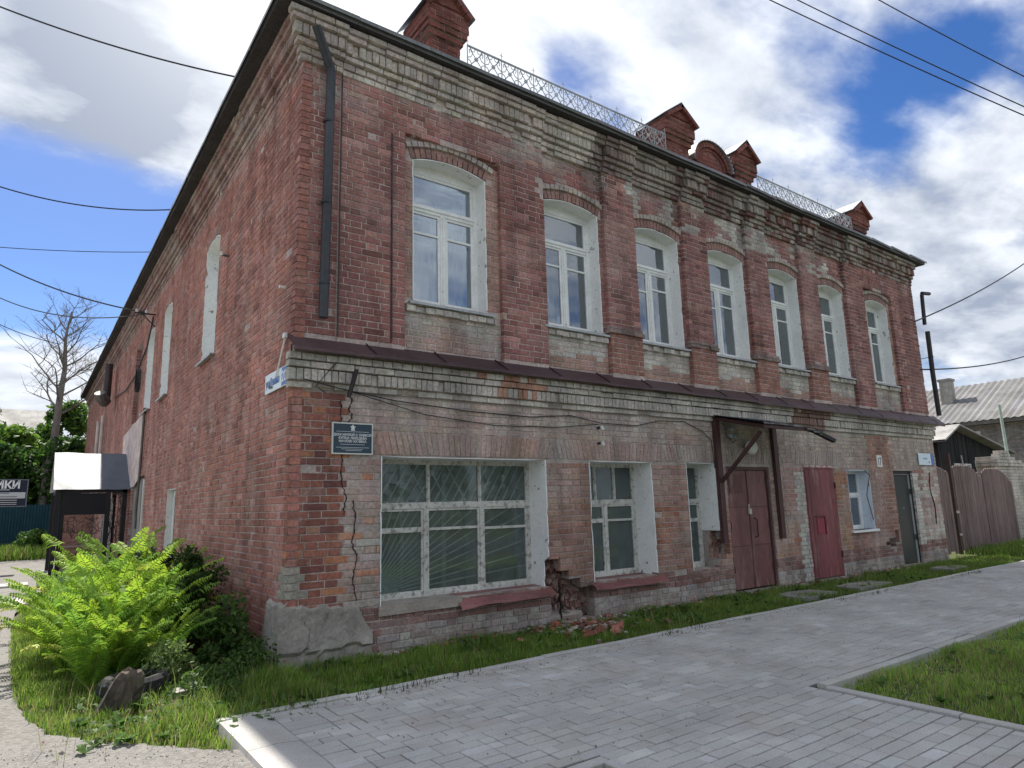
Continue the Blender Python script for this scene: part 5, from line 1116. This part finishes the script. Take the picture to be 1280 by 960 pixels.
for (x, y, z1_, rx, n, cols, lb) in [(-.38, .55, .62, .30, 2600, MDG, 'low leafy bush against the render plinth at the corner of the house'), (-.50, 1.3, .88, .38, 4200, DK, 'dark leafy bush by the side wall right of the ferns'), (-.42, 2.3, 1.05, .36, 4200, DK, 'taller dark bush by the side wall before the low white door'),
                                 (-.62, 3.4, 1.05, .40, 3000, DK, 'dark bush farther back by the side wall next to the white door'), (-.9, .25, .32, .26, 1800, [(.12, .2, .05), (.16, .24, .07), (.2, .26, .1)], 'pale leafy plants right of the tyre planter'), (-.22, -.02, .26, .2, 1100, MDG, 'small leafy weeds at the foot of the corner plinth'), (-.6, -.35, .15, .35, 1500, MDG, 'low weeds behind the flat concrete slab')]:
    bush('leafy_bush', (x, y, -.06), bl(26, rx, rx * 1.2, .05, z1_, .13, R), n, .034 if z1_ > .5 else .028, cols, lb, 'bush', 'bushes by the side wall')
# trees and hedge beyond the fence at the left
DG = [(.035, .085, .018), (.05, .115, .022), (.025, .06, .015), (.08, .16, .03)]; LG = [(.12, .22, .035), (.16, .27, .04), (.09, .17, .03)]
for (x, y, h, rx, n, cols, lb) in [(-6.2, 36, 8.2, 3.2, 15000, LG + DG, 'broad bright green tree at the left edge behind the billboard'), (-2.7, 37, 6.6, 1.7, 9000, LG, 'light green tree left of the bare tree trunk'), (-.6, 38, 8.2, 1.5, 9000, LG + DG, 'light green tree close to the far end of the side wall'),
                               (-3.4, 33.5, 5.2, 2.0, 11000, DG, 'dark round tree behind the teal fence under the bare tree'), (-.4, 33.2, 5.6, 1.6, 9000, DG, 'dark tree behind the porch roof'), (-8.5, 34, 5.0, 2.6, 9000, DG, 'dark tree behind the teal fence outermost left')]:
    bush('leafy_tree', (x, y, -.07), bl(46, rx, rx, h * .18, h * .93, rx * .34, R, .45), n, .17, cols, lb, 'tree', 'leafy trees beyond the teal fence', trunk=(h * .75, .14))
for (x, y, h, rx, n, lb) in [(-3.6, 28.4, 1.2, 1.1, 3500, 'weedy green bush in front of the teal fence, left one'), (-1.6, 27.6, .9, .8, 3000, 'weedy green bush in front of the teal fence beside the porch')]:
    bush('leafy_bush', (x, y, -.07), bl(24, rx, rx * .6, .1, h, .3, R), n, .07, DG + LG, lb, 'bush', 'bushes before the teal fence')
# bare tree
e = empty('bare_tree', (-1.3, 33, -.07), 'tall leafless tree with spreading fine branches beyond the teal fence', 'tree'); q = MB(); qb = MB(); R = random.Random(12); BC = (.17, .15, .135)
TR = [(0, 0, 0), (-.05, 0, 1.8), (.0, 0, 3.4), (.15, .1, 5.4), (.2, 0, 7.4), (.3, .05, 9.0), (.2, 0, 10.6), (.35, 0, 12.0)]
q.tube(TR, [.27, .23, .21, .18, .15, .11, .07, .03], BC, 10)
def grow(p, d, L_, r, lev):
    P = [p]; 
    for i in range(4): d = (d + Vector((R.uniform(-.22, .22), R.uniform(-.22, .22), R.uniform(-.05, .16)))).normalized(); P.append(P[-1] + d * L_ / 4)
    qb.tube(P, r, BC, 5 if lev < 2 else 3, r2=r * .45, cap=False)
    if lev >= 4: return
    for i in range(4 if lev < 3 else 3):
        t = P[R.randint(1, 4)]; a = R.random() * 6.283; s_ = Vector((math.cos(a), math.sin(a), R.uniform(-.2, .5))).normalized(); grow(t, (d * .55 + s_ * .75).normalized(), L_ * R.uniform(.5, .75), r * .5, lev + 1)
for k in range(17):
    h = 6.6 + 5.0 * (k / 16); i = max(j for j in range(len(TR)) if TR[j][2] <= h); i = min(i, len(TR) - 2); t = (h - TR[i][2]) / (TR[i + 1][2] - TR[i][2]); p = Vector(TR[i]).lerp(Vector(TR[i + 1]), t); an = k * 2.4 + R.uniform(-.4, .4)
    grow(p, Vector((math.cos(an), math.sin(an) * .8, R.uniform(.45, .95))).normalized(), 2.5 - 1.3 * (k / 16), .06 - .025 * k / 16, 1)
grow(Vector((0, 0, 3.3)), Vector((-.8, 0, .5)), 1.2, .05, 3)
q.build('trunk', BARK, e, smooth=True); qb.build('branches', BARK, e)
# far house roof behind the trees
e = empty('distant_house', (-5, 52, 0), 'far house with only its pale corrugated roof showing between the trees at left', 'house'); q = MB(); q.box(-4, 4, 0, 6, 0, 7.6, (.4, .38, .35)); q.build('wall', REND, e); q = MB(); q.add([(-4.4, -.4, 7.5), (4.4, -.4, 7.5), (4.4, 3, 9.6), (-4.4, 3, 9.6), (-4.4, 6.4, 7.5), (4.4, 6.4, 7.5)], [(0, 1, 2, 3), (3, 2, 5, 4)], (.42, .40, .37)); q.build('roof', SLAT, e)

# ------------------------------------------------------------------ teal fence
e = empty('sheet_fence', (-14, 31.2, -.05), 'tall dark teal corrugated sheet fence at the far left behind the porch', 'fence'); 
for i in range(13):
    q = MB(); n_ = 10; x0_ = i * 1.12
    for k in range(n_):
        a = x0_ + k * .112; q.add([(a, 0, 0), (a + .05, 0, 0), (a + .06, .03, 0), (a + .106, .03, 0), (a + .112, 0, 0), (a, 0, 2.15), (a + .05, 0, 2.15), (a + .06, .03, 2.15), (a + .106, .03, 2.15), (a + .112, 0, 2.15)], [(j, j + 1, j + 6, j + 5) for j in range(4)], (.012, .06, .085))
    q.build('panel', IRON, e)
# ------------------------------------------------------------------ porch on the side wall
PX, PY = -1.55, 12.7; e = empty('entrance_porch', (-.8, 13.3, 0), 'small porch with dented bright sheet metal roof and dark iron sides against the side wall', 'porch'); O = (-.8, 13.3, 0); bk = (.018, .017, .02)
n_ = 12; m2 = 8; q = MB()
for i in range(n_ + 1):
    for j in range(m2 + 1):
        u, v = i / n_, j / m2; x = -1.58 + 1.63 * u + (.06 * (1 - v)) * 0; y = 12.62 + 1.42 * v; z = 2.16 + 1.0 * v + .018 * nz(u * 3, v * 3, 5) + .01 * nz(u * 9, v * 4, 2) + (.02 * (v < .3)) * 0; q.v.append((x, y, z))
for i in range(n_):
    for j in range(m2): a = i * (m2 + 1) + j; q.f.append([a, a + m2 + 1, a + m2 + 2, a + 1]); q.c.append((.11, .13, .16))
q.build('roof_sheet', GALV, e, off=O, smooth=True)
q = MB(); q.add([(-1.58, 14.04, 3.15), (.05, 14.04, 3.15), (.05, 15.4, 2.16), (-1.58, 15.4, 2.16)], [(0, 1, 2, 3)], (.5, .53, .56)); q.build('rear_roof_sheet', GALV, e, off=O)
for (x, y) in ((-1.48, 12.72), (-1.36, 12.78), (-.42, 12.74), (-.06, 12.75), (-1.48, 15.2), (-.06, 15.2)): q = MB(); q.box(x - .05, x + .05, y - .05, y + .05, 0, 2.17, bk); q.build('post', IRON, e, off=O)
q = MB(); q.box(-1.5, -.05, 12.7, 12.78, 2.08, 2.16, bk); q.box(-1.5, -1.42, 12.7, 15.2, 2.08, 2.16, bk); q.box(-.1, -.02, 12.7, 15.2, 2.08, 2.16, bk); q.build('roof_beam', IRON, e, off=O)
q = MB(); q.box(-1.31, -.47, 12.72, 12.76, 1.55, 2.07, (.014, .014, .02)); q.build('notice_board', PLAS, e, off=O)
R = random.Random(3); q = MB(); gc = (.03, .03, .03)
def vine(x0_, x1_, z0_, z1_, k):
    for i in range(k):
        x = R.uniform(x0_, x1_); z = R.uniform(z0_, z1_); a = R.random() * 6.28; P = []
        for t in range(7): P.append((min(max(x, x0_), x1_), 12.76, min(max(z, z0_), z1_))); a += R.uniform(-.9, .9); x += math.cos(a) * .06; z += math.sin(a) * .06
        q.tube(P, .0065, gc, 3, cap=False)
vine(-1.3, -.5, .85, 1.5, 46); vine(-.36, -.12, .85, 2.05, 40); vine(-1.3, -.5, .2, .75, 34); q.build('forged_scrolls', IRON, e, off=O)
q = MB(); q.bar((-1.3, 12.76, .8), (-.1, 12.76, .8), .03, .03, (.3, .26, .24)); q.bar((-1.3, 12.76, .1), (-.1, 12.76, .1), .03, .03, gc); q.bar((-1.0, 12.76, .1), (-1.0, 12.76, .8), .015, .015, gc); q.bar((-.7, 12.76, .1), (-.7, 12.76, .8), .015, .015, gc); q.build('side_rail', IRON, e, off=O)
q = MB(); q.box(-.36, -.1, 14.9, 14.95, .2, 2.0, (.6, .6, .58)); q.build('white_panel', PLAS, e, off=O); q = MB(); q.box(-1.3, -.5, 15.15, 15.2, .0, 1.6, (.34, .19, .16)); q.build('back_panel', BRK, e, off=O); q = MB(); q.box(-1.6, 0.04, 12.6, 15.4, -.05, .12, (.3, .29, .27)); q.build('step', STON, e, off=O)
# ------------------------------------------------------------------ billboard at the left
e = empty('advertising_board', (-3.55, 18, 0), 'dark navy advertising board with large white letters and a pale band at the left edge', 'sign'); NB = (.012, .018, .04)
q = MB(); q.box(-1.3, 1.5, 0, .05, 1.84, 2.66, NB); q.build('board', PLAS, e); q = MB()
for (a, b, c_, d_) in ((-1.3, 1.5, 2.63, 2.655), (-1.3, 1.5, 1.845, 1.87), (1.465, 1.49, 1.87, 2.63)): q.box(a, b, -.012, 0, c_, d_, (.16, .17, .2))
q.build('border', PLAS, e); q = MB(); q.box(-1.25, 1.44, -.008, 0, 2.09, 2.27, (.5, .53, .56)); q.build('pale_band', PLAS, e); text('НИКИ', .30, (1.30, -.012, 2.39), e, (.75, .77, .8), PLAS, align='RIGHT', sx=.92, bold=.012)
q = MB()
for (a, b, z_, c_) in ((.3, 1.05, 2.335, (.6, .62, .65)), (.3, 1.05, 2.235, (.1, .12, .15)), (.3, .75, 2.18, (.1, .12, .15)), (.3, 1.25, 2.13, (.06, .07, .1)), (.55, 1.25, 2.03, (.5, .52, .55)), (.5, 1.25, 1.965, (.5, .52, .55)), (.7, 1.25, 1.91, (.4, .42, .45))): q.box(a, b, -.012, -.008, z_, z_ + .02, c_)
q.build('small_print', PLAS, e); 
for x in (-1.0, .1): q = MB(); q.box(x - .04, x + .04, .05, .12, 0, 2.5, (.05, .05, .06)); q.build('post', IRON, e)

# ------------------------------------------------------------------ tyre planter, stump, slabs, rubble
e = empty('tyre_planter', (-1.22, .05, -.06), 'old black car tyre used as a planter below the ferns', 'planter'); q = MB(); n_ = 30; prof = [(.17, .02), (.24, .0), (.275, .035), (.285, .10), (.275, .16), (.24, .19), (.18, .18), (.165, .14)]; c = (.018, .018, .02)
for i in range(n_):
    a = 2 * math.pi * i / n_
    for k, (r_, z_) in enumerate(prof): rr = r_ + (.006 if k in (2, 3, 4) and i % 2 else 0); q.v.append((rr * math.cos(a), rr * math.sin(a), z_ + .012 * math.cos(a)))
m2 = len(prof)
for i in range(n_):
    for k in range(m2 - 1): q.f.append([i * m2 + k, ((i + 1) % n_) * m2 + k, ((i + 1) % n_) * m2 + k + 1, i * m2 + k + 1]); q.c.append(c)
q.build('tyre', RUBR, e); q = MB(); q.add([(.2 * math.cos(i * .5236), .2 * math.sin(i * .5236), .12) for i in range(12)], [tuple(range(12))], (.05, .04, .03)); q.build('soil', STON, e)
q = MB(); R = random.Random(2); n_ = 18; lv = [(0, .17), (.05, .15), (.13, .125), (.2, .12), (.27, .10), (.31, .07)]
for j, (z_, r_) in enumerate(lv):
    for i in range(n_):
        a = 2 * math.pi * i / n_; rr = r_ * (1 + .28 * math.sin(i * 2.3 + 1) * math.cos(i * 1.1) + R.uniform(-.08, .08)); q.v.append((rr * math.cos(a) + z_ * .35, rr * math.sin(a) * .8, z_ + (.07 * nz(i * .9, 3) if j > 2 else 0)))
for j in range(len(lv) - 1):
    for i in range(n_): q.f.append([j * n_ + i, j * n_ + (i + 1) % n_, (j + 1) * n_ + (i + 1) % n_, (j + 1) * n_ + i]); q.c.append(jit((.085, .07, .055), .35, R))
q.f.append([len(q.v) - n_ + i for i in range(n_)]); q.c.append((.1, .08, .06)); tag(q.build('tree_stump', BARK, None, loc=(-1.42, -.36, -.07)), 'weathered split tree stump leaning in front of the tyre planter', 'stump')
for (x, y, w, d, h, a, lb) in ((-.82, -.28, .36, .16, .045, .25, 'flat pale concrete slab piece in the grass, left piece by the corner'), (-.46, -.30, .34, .17, .045, .12, 'flat pale concrete slab piece in the grass, right piece by the corner plinth')):
    q = MB(); q.prism([(-w / 2, -d / 2), (w / 2 - .03, -d / 2 + .02), (w / 2, d / 2), (-w / 2 + .03, d / 2 - .01)], 2, 0, h, (.34, .32, .29)); o = q.build('slab_piece', STON, None, loc=(x, y, -.02)); o.rotation_euler = (.03, -.02, a); tag(o, lb, 'slab')
q = MB(); R = random.Random(14)
for i in range(260): a = R.random() * 6.28; r_ = .35 * math.sqrt(R.random()); leafquad(q, (-1.0 + r_ * math.cos(a), -.5 + r_ * .6 * math.sin(a), -.05 + R.random() * .03), (math.cos(a * 3), math.sin(a * 3), .2), .06, .02, jit((.22, .18, .11), .3, R))
tag(q.build('dead_leaves', LEAF), kind='stuff')
R = random.Random(15); names = ['largest', 'second']; i = 0
for (x, y, s_, lb) in ((3.25, -.95, 1.0, 'red brick fragment in the grass, left of the rubble heap'), (3.45, -.86, 1.15, 'red brick fragment tilted on top of the rubble heap'), (3.6, -1.0, .9, 'red brick fragment at the front of the rubble heap'), (3.78, -.85, 1.0, 'red brick fragment at the right of the rubble heap'), (3.1, -.72, .6, 'small red brick chip by itself near the rubble heap'), (3.95, -.7, .7, 'pale brick chip right of the rubble heap by the wall'), (2.5, -.6, .5, 'small red brick chip in the grass below the broad window'), (3.55, -.2, .9, 'pinkish brick lump lying in the broken wall hole'), (3.85, -.15, .8, 'pale mortar lump lying at the foot of the broken wall')):
    q = MB(); c = jit((.32, .125, .09) if 'red' in lb else (.4, .3, .26), .15, R); V = [(-.11, -.055, 0), (.09, -.06, 0), (.12, .05, 0), (-.08, .06, 0), (-.10, -.05, .05), (.10, -.055, .06), (.08, .04, .062), (-.09, .05, .055)]; V = [tuple(.8 * s_ * (v + R.uniform(-.022, .022)) for v in p) for p in V]
    q.add(V, [(0, 3, 2, 1), (4, 5, 6, 7), (0, 1, 5, 4), (1, 2, 6, 5), (2, 3, 7, 6), (3, 0, 4, 7)], c); o = q.build('brick_fragment', BRK, None, loc=(x, y, .0)); o.rotation_euler = (R.uniform(-.3, .5), R.uniform(-.5, .5), R.random() * 3); tag(o, lb, 'brick fragment', 'broken bricks below the wall hole')

# ------------------------------------------------------------------ right side: gate, brick pier, shed, house
def leaf_gate(x0_, boards, y, label, tops):
    e = empty('board_gate', (x0_, y, 0), label, 'gate'); R = random.Random(int(x0_ * 10)); w = .148
    for i in range(boards):
        a = i * w + .003; b = a + w - .008; t0, t1 = tops(i * w), tops(i * w + w); q = MB(); zb_ = R.uniform(.02, .09)
        prof = [(a, zb_), (b, zb_), (b, t1 - .02), (b - .03, t1 + .0), ((a + b) / 2, (t0 + t1) / 2 + .015), (a + .03, t0), (a, t0 - .02)]; q.prism(prof, 1, R.uniform(-.006, .006), .028, jit((.165, .12, .115), .14, R)); q.build('board', WOOD, e)
    q = MB(); W_g = boards * w
    for z_ in (.5, 1.6): q.box(0, W_g, .03, .07, z_, z_ + .08, (.12, .09, .08))
    q.build('crossbar', WOOD, e); return e
leaf_gate(15.72, 7, .28, 'narrow left leaf of the faded maroon board gate beside the house end', lambda u: 2.15 - .25 * abs(u - .45) ** 1.5 * 1.2)
leaf_gate(17.02, 12, .26, 'middle leaf of the faded maroon board gate with a curved top', lambda u: 2.2 - .55 * max(0, u - 1.0) ** 1.6 - .2 * max(0, .2 - u))
leaf_gate(18.82, 14, .24, 'right leaf of the faded maroon board gate sloping down to the pale brick pier', lambda u: 2.14 - .12 * max(0, .3 - u) * 3 - .38 * max(0, u - 1.0) ** 2)
e = empty('gate_post', (16.9, .3, 0), 'rusty iron gate post between the left and middle gate leaves', 'post'); q = MB(); q.box(-.04, .04, -.05, .04, 0, 2.5, (.07, .05, .045)); q.build('post', IRON, e); q = MB(); q.box(-.06, .06, -.075, -.05, 1.0, 1.06, (.5, .48, .45)); q.box(-.05, .05, -.075, -.05, .45, .5, (.5, .48, .45)); q.build('latch', IRON, e)
e = empty('brick_pier', (21.0, .6, 0), 'pale brick pier and wall with a ragged stepped top right of the board gate', 'wall'); q = MB(); R = random.Random(19); q.box(.02, 6.0, .02, .5, 0, 2.4, (.3, .29, .27)); q.build('core', MOR, e); qs = MB(); k = 0; z = .0; fmp = lambda a, zz_, o: (a, -o, zz_); lmp = lambda a, zz_, o: (-o, a, zz_); B0 = len(bricks_all); cnt_ = 0
def topz(a): return 2.42 + .32 * math.exp(-((a - .9) / .7) ** 2) - .06 * max(0, a - 2.5)
while z < 2.8:
    st = k % 2
    for (mp_, L_) in ((fmp, 6.0), (lmp, .5)):
        a = -(.13 if st else 0)
        while a < L_ - .03:
            a0_, a1_ = max(a, 0), min(a + .25, L_)
            if z + .08 < topz((a0_ + a1_) / 2 if mp_ is fmp else .2):
                dp = .10 if z < 2.3 else .24; V = []; o = R.uniform(-.006, .006) + (.05 if 2.2 < z < 2.42 and a < 2 else 0); c_ = jit(mixc((.50, .47, .42), GREY, R.random() * .4), .1, R)
                for (x_, z_) in ((a0_ + .005, z + .005), (a1_ - .005, z + .005), (a1_ - .005, z + .085), (a0_ + .005, z + .085)): V.append(mp_(x_, z_, o))
                for (x_, z_) in ((a0_, z), (a1_, z), (a1_, z + .088), (a0_, z + .088)): V.append(mp_(x_, z_, o - .005))
                for (x_, z_) in ((a0_, z), (a1_, z), (a1_, z + .088), (a0_, z + .088)): V.append(mp_(x_, z_, o - dp))
                if cnt_ < 290 and a < 2.4: mm = MB(); mm.add(V, BF, c_); mm.build('brick', BRK, e); cnt_ += 1
                else: qs.add(V, BF, c_)
            a += .26
    z += .098; k += 1
qs.build('brickwork', BRK, e)['kind'] = 'stuff'
# black board shed
e = empty('board_shed', (25.0, 3.6, 0), 'black tarred board shed with a low gable roof behind the gate', 'shed'); q = MB(); R = random.Random(23)
SW_ = 6.4; prof = [(0, 0), (SW_, 0), (SW_, 3.05), (1.3, 3.95), (0, 3.45)]; q.prism(prof, 1, .04, 5, (.02, .02, .02)); q.build('frame_wall', WOOD, e)
def sh_top(u): return 3.45 + .5 * u / 1.3 if u < 1.3 else 3.95 - .9 * (u - 1.3) / (SW_ - 1.3)
n_ = 40
for i in range(n_): a = SW_ * i / n_; b = a + SW_ / n_ - .012; q = MB(); q.prism([(a, .02), (b, .02), (b, sh_top(b) - .02), (a, sh_top(a) - .02)], 1, R.uniform(-.012, .012), .04, jit((.022, .022, .023), .35, R)); q.build('board', WOOD, e)
q = MB()
for (a, b) in (((-.25, 3.36), (1.3, 4.0)), ((1.3, 4.0), (SW_ + .3, 3.05))): q.add([(a[0], -.35, a[1]), (b[0], -.35, b[1]), (b[0], 5.2, b[1]), (a[0], 5.2, a[1]), (a[0], -.35, a[1] + .07), (b[0], -.35, b[1] + .07), (b[0], 5.2, b[1] + .07), (a[0], 5.2, a[1] + .07)], [(0, 3, 2, 1), (4, 5, 6, 7), (0, 1, 5, 4)], (.30, .29, .28))
q.build('roof', SLAT, e)
for (x, z0_, z1_) in ((1.1, 1.5, 2.6), (1.95, 1.5, 2.6)):
    q = MB(); 
    for (a, b, c_, d_) in ((x, x + .06, z0_, z1_), (x + .6, x + .66, z0_, z1_), (x + .06, x + .6, z1_ - .06, z1_), (x + .06, x + .6, z0_, z0_ + .06)): q.box(a, b, -.05, 0, c_, d_, (.6, .6, .58))
    w_ = q.build('window', WOODW, e); pane(w_, frontmap, x + .06, x + .6, z0_ + .06, z1_ - .06, .02, GLASD)
q = MB(); q.bar((1.75, -.12, 1.4), (1.6, -.12, 2.9), .07, .03, (.5, .48, .45)); q.build('leaning_lath', WOOD, e)
# long house with corrugated roof
HX = 34.0; e = empty('long_house', (HX, 8.0, 0), 'long grey brick house with a weathered corrugated roof behind the black shed', 'house'); q = MB(); y0_, y1_ = -24, 12.0
q.box(.3, 9, y0_, y1_, 0, 4.95, (.26, .24, .22)); q.build('wall', REND, e)
bq = MB(); R = random.Random(29); z = 3.2; k = 0
while z < 4.9:
    a = -9.0 - (.13 if k % 2 else 0)
    while a < 3: bq.obox((.3, a + .125, z + .035), (.02, 0, 0), (0, .12, 0), (0, 0, .033), jit((.30, .275, .25), .2, R)); a += .262
    z += .085; k += 1
bq.build('brickwork', BRK, e)['kind'] = 'stuff'
HS = .62; q = MB(); nn = 230
for i in range(nn):
    a = -22 + i * .15; sa = .0 if i % 2 else .05
    q.add([(-.35, a, 4.78 + (0 if i % 2 else .05)), (-.35, a + .15, 4.78 + (.05 if i % 2 else 0)), (4.7, a + .15, 7.2 + (.05 if i % 2 else 0)), (4.7, a, 7.2 + (0 if i % 2 else .05))], [(0, 1, 2, 3)], jit((.17, .165, .165), .15, R))
q.build('roof', SLAT, e)
q = MB(); q.box(-.3, .3, -22, 12, 4.62, 4.80, (.12, .11, .1)); q.build('fascia', WOOD, e)
q = MB(); q.box(2.2, 2.75, -1.0, -.5, 5.4, 7.25, (.36, .34, .31)); q.box(2.15, 2.8, -1.05, -.45, 7.25, 7.37, (.3, .28, .26)); q.build('chimney', BRK, e)
for yy in (-2.6, -5.8, -9.0): 
    q = MB(); q.box(.24, .3, yy, yy + 1.2, 3.0, 4.2, (.1, .1, .1)); w_ = q.build('window', WOODW, e); q = MB(); q.box(.2, .3, yy - .1, yy + 1.3, 4.2, 4.36, (.6, .6, .58)); q.build('lintel', REND, w_)
e = empty('utility_pole', (24.4, 1.3, 0), 'thin pale greenish pole behind the gate in front of the long house', 'pole'); q = MB(); q.tube([(0, 0, 0), (-.1, 0, 4.4)], .055, (.34, .42, .38), 8, r2=.045); q.build('pole', IRON, e)
# ------------------------------------------------------------------ overhead wires
def pt(px, py, D): d = pix(px, py); return CAM + d * (D / d.dot(fw))
for (a, b, D0, D1, sag, r, lb) in [((-60, -16), (299, 97), 9, 9.2, .12, .012, 'double overhead cable from the upper left to the roof edge'), ((-60, 212), (216, 262), 12, 13, .25, .013, 'overhead cable sagging to the side eaves, second from the top at the left'),
                               ((-60, 304), (190, 315), 22, 24, .1, .014, 'thin straight overhead wire crossing the blue sky at the left'), ((-60, 296), (191, 392), 20, 17.2, .35, .02, 'thick overhead cable running to the iron bracket on the side wall'), ((-60, 336), (190, 391), 22, 17.3, .7, .016, 'slack overhead cable just below the thick one at the left'), ((-60, 372), (75, 430), 30, 32, .3, .018, 'low overhead wire ending in the bare tree crown'),
                               ((950, -6), (1340, 170), 14, 13, .05, .012, 'lowest of the three overhead wires in the upper right'), ((985, -6), (1340, 160), 14.5, 13.5, .05, .012, 'middle one of the three overhead wires in the upper right'), ((1088, -6), (1340, 125), 15, 14, .05, .012, 'topmost of the three overhead wires in the upper right'),
                               ((1143, 402), (1330, 290), 15.8, 24, .25, .018, 'overhead wire rising right from the loose pipe elbow'), ((1150, 462), (1330, 424), 15.8, 26, .3, .018, 'lower overhead wire leaving the right end of the house')]:
    cable([pt(*a, D0), pt(*b, D1)], r, (.025, .025, .028), lb, 'overhead_wire', sag=sag)

R = random.Random(41); q = MB()
for i in range(420):
    k = R.random(); x = R.gauss(3.7, .35) if k < .6 else R.uniform(.9, 14); y = -.05 - abs(R.gauss(0, .35 if k < .6 else .12)); s_ = R.uniform(.006, .028) * (1.3 if k < .3 else .8); c = jit(R.choice([(.36, .12, .08), (.30, .2, .16), (.42, .38, .33), (.22, .1, .08)]), .2, R)
    q.obox((x, y, -.01 + R.random() * .03), (s_, R.uniform(-.5, .5) * s_, R.uniform(-.4, .4) * s_), (R.uniform(-.4, .4) * s_, s_ * .7, 0), (0, R.uniform(-.3, .3) * s_, s_ * .5), c)
tag(q.build('brick_rubble', BRK), kind='stuff')
q = MB()
for i in range(900):
    x = R.uniform(-.4, 12); y = R.choice((-1.5 - abs(R.gauss(0, .12)), R.uniform(-3.7, -1.5))); s_ = R.uniform(.003, .009); q.add([(x - s_, y, .003), (x + s_, y - s_, .003), (x + s_ * .4, y + s_, .003 + s_)], [(0, 1, 2)], jit(R.choice([(.2, .17, .12), (.35, .3, .22), (.12, .1, .08)]), .2, R))
tag(q.build('paving_litter', STON), kind='stuff')
for nm, xs, zs in (('double_door', (7.38, 8.48), (.3, 1.0, 1.75)), ('red_door', (10.68,), (.35, 1.65)), ('black_door', (14.05,), (.5, 1.5))):
    d = bpy.data.objects[nm]
    for x in xs:
        for z in zs: q = MB(); yy = .045 if nm == 'double_door' else (-.02 if nm == 'red_door' else .07); q.tube([(x, yy, z), (x, yy, z + .12)], .014, (.05, .03, .03), 7); q.build('hinge', IRON, d)
# far side of the street, seen in the window panes
sheet('street', [(-25, -11.5), (60, -11.5), (60, -18.5), (-25, -18.5)], -.04, smat('asphalt', [(.055, .055, .056), (.045, .045, .046)], [0, 1.2]))
bl_ = bl(90, 34, 2.5, 1, 8.5, 2.4, random.Random(3), .2); V, F, C = leaves_np(np.array([b[:3] for b in bl_], float) + [4, -34, 0], np.array([b[3] for b in bl_], float), 9000, .42, DG); tag(npmesh('far_wood', V, F, 4, C, LEAF), kind='stuff')

P7 = np.concatenate([clump(500, .0, 16, -1.34, -.02, .3), clump(260, -1.9, 0, -1.7, .3, .3), clump(300, 3.3, 12, -7, -3.9, .3)]); P7[:, 2] = 1
blades('dry_stalks', P7, .26, .005, [(.36, .32, .16), (.28, .3, .12), (.2, .26, .08)], lean=.5, zb=-.05)
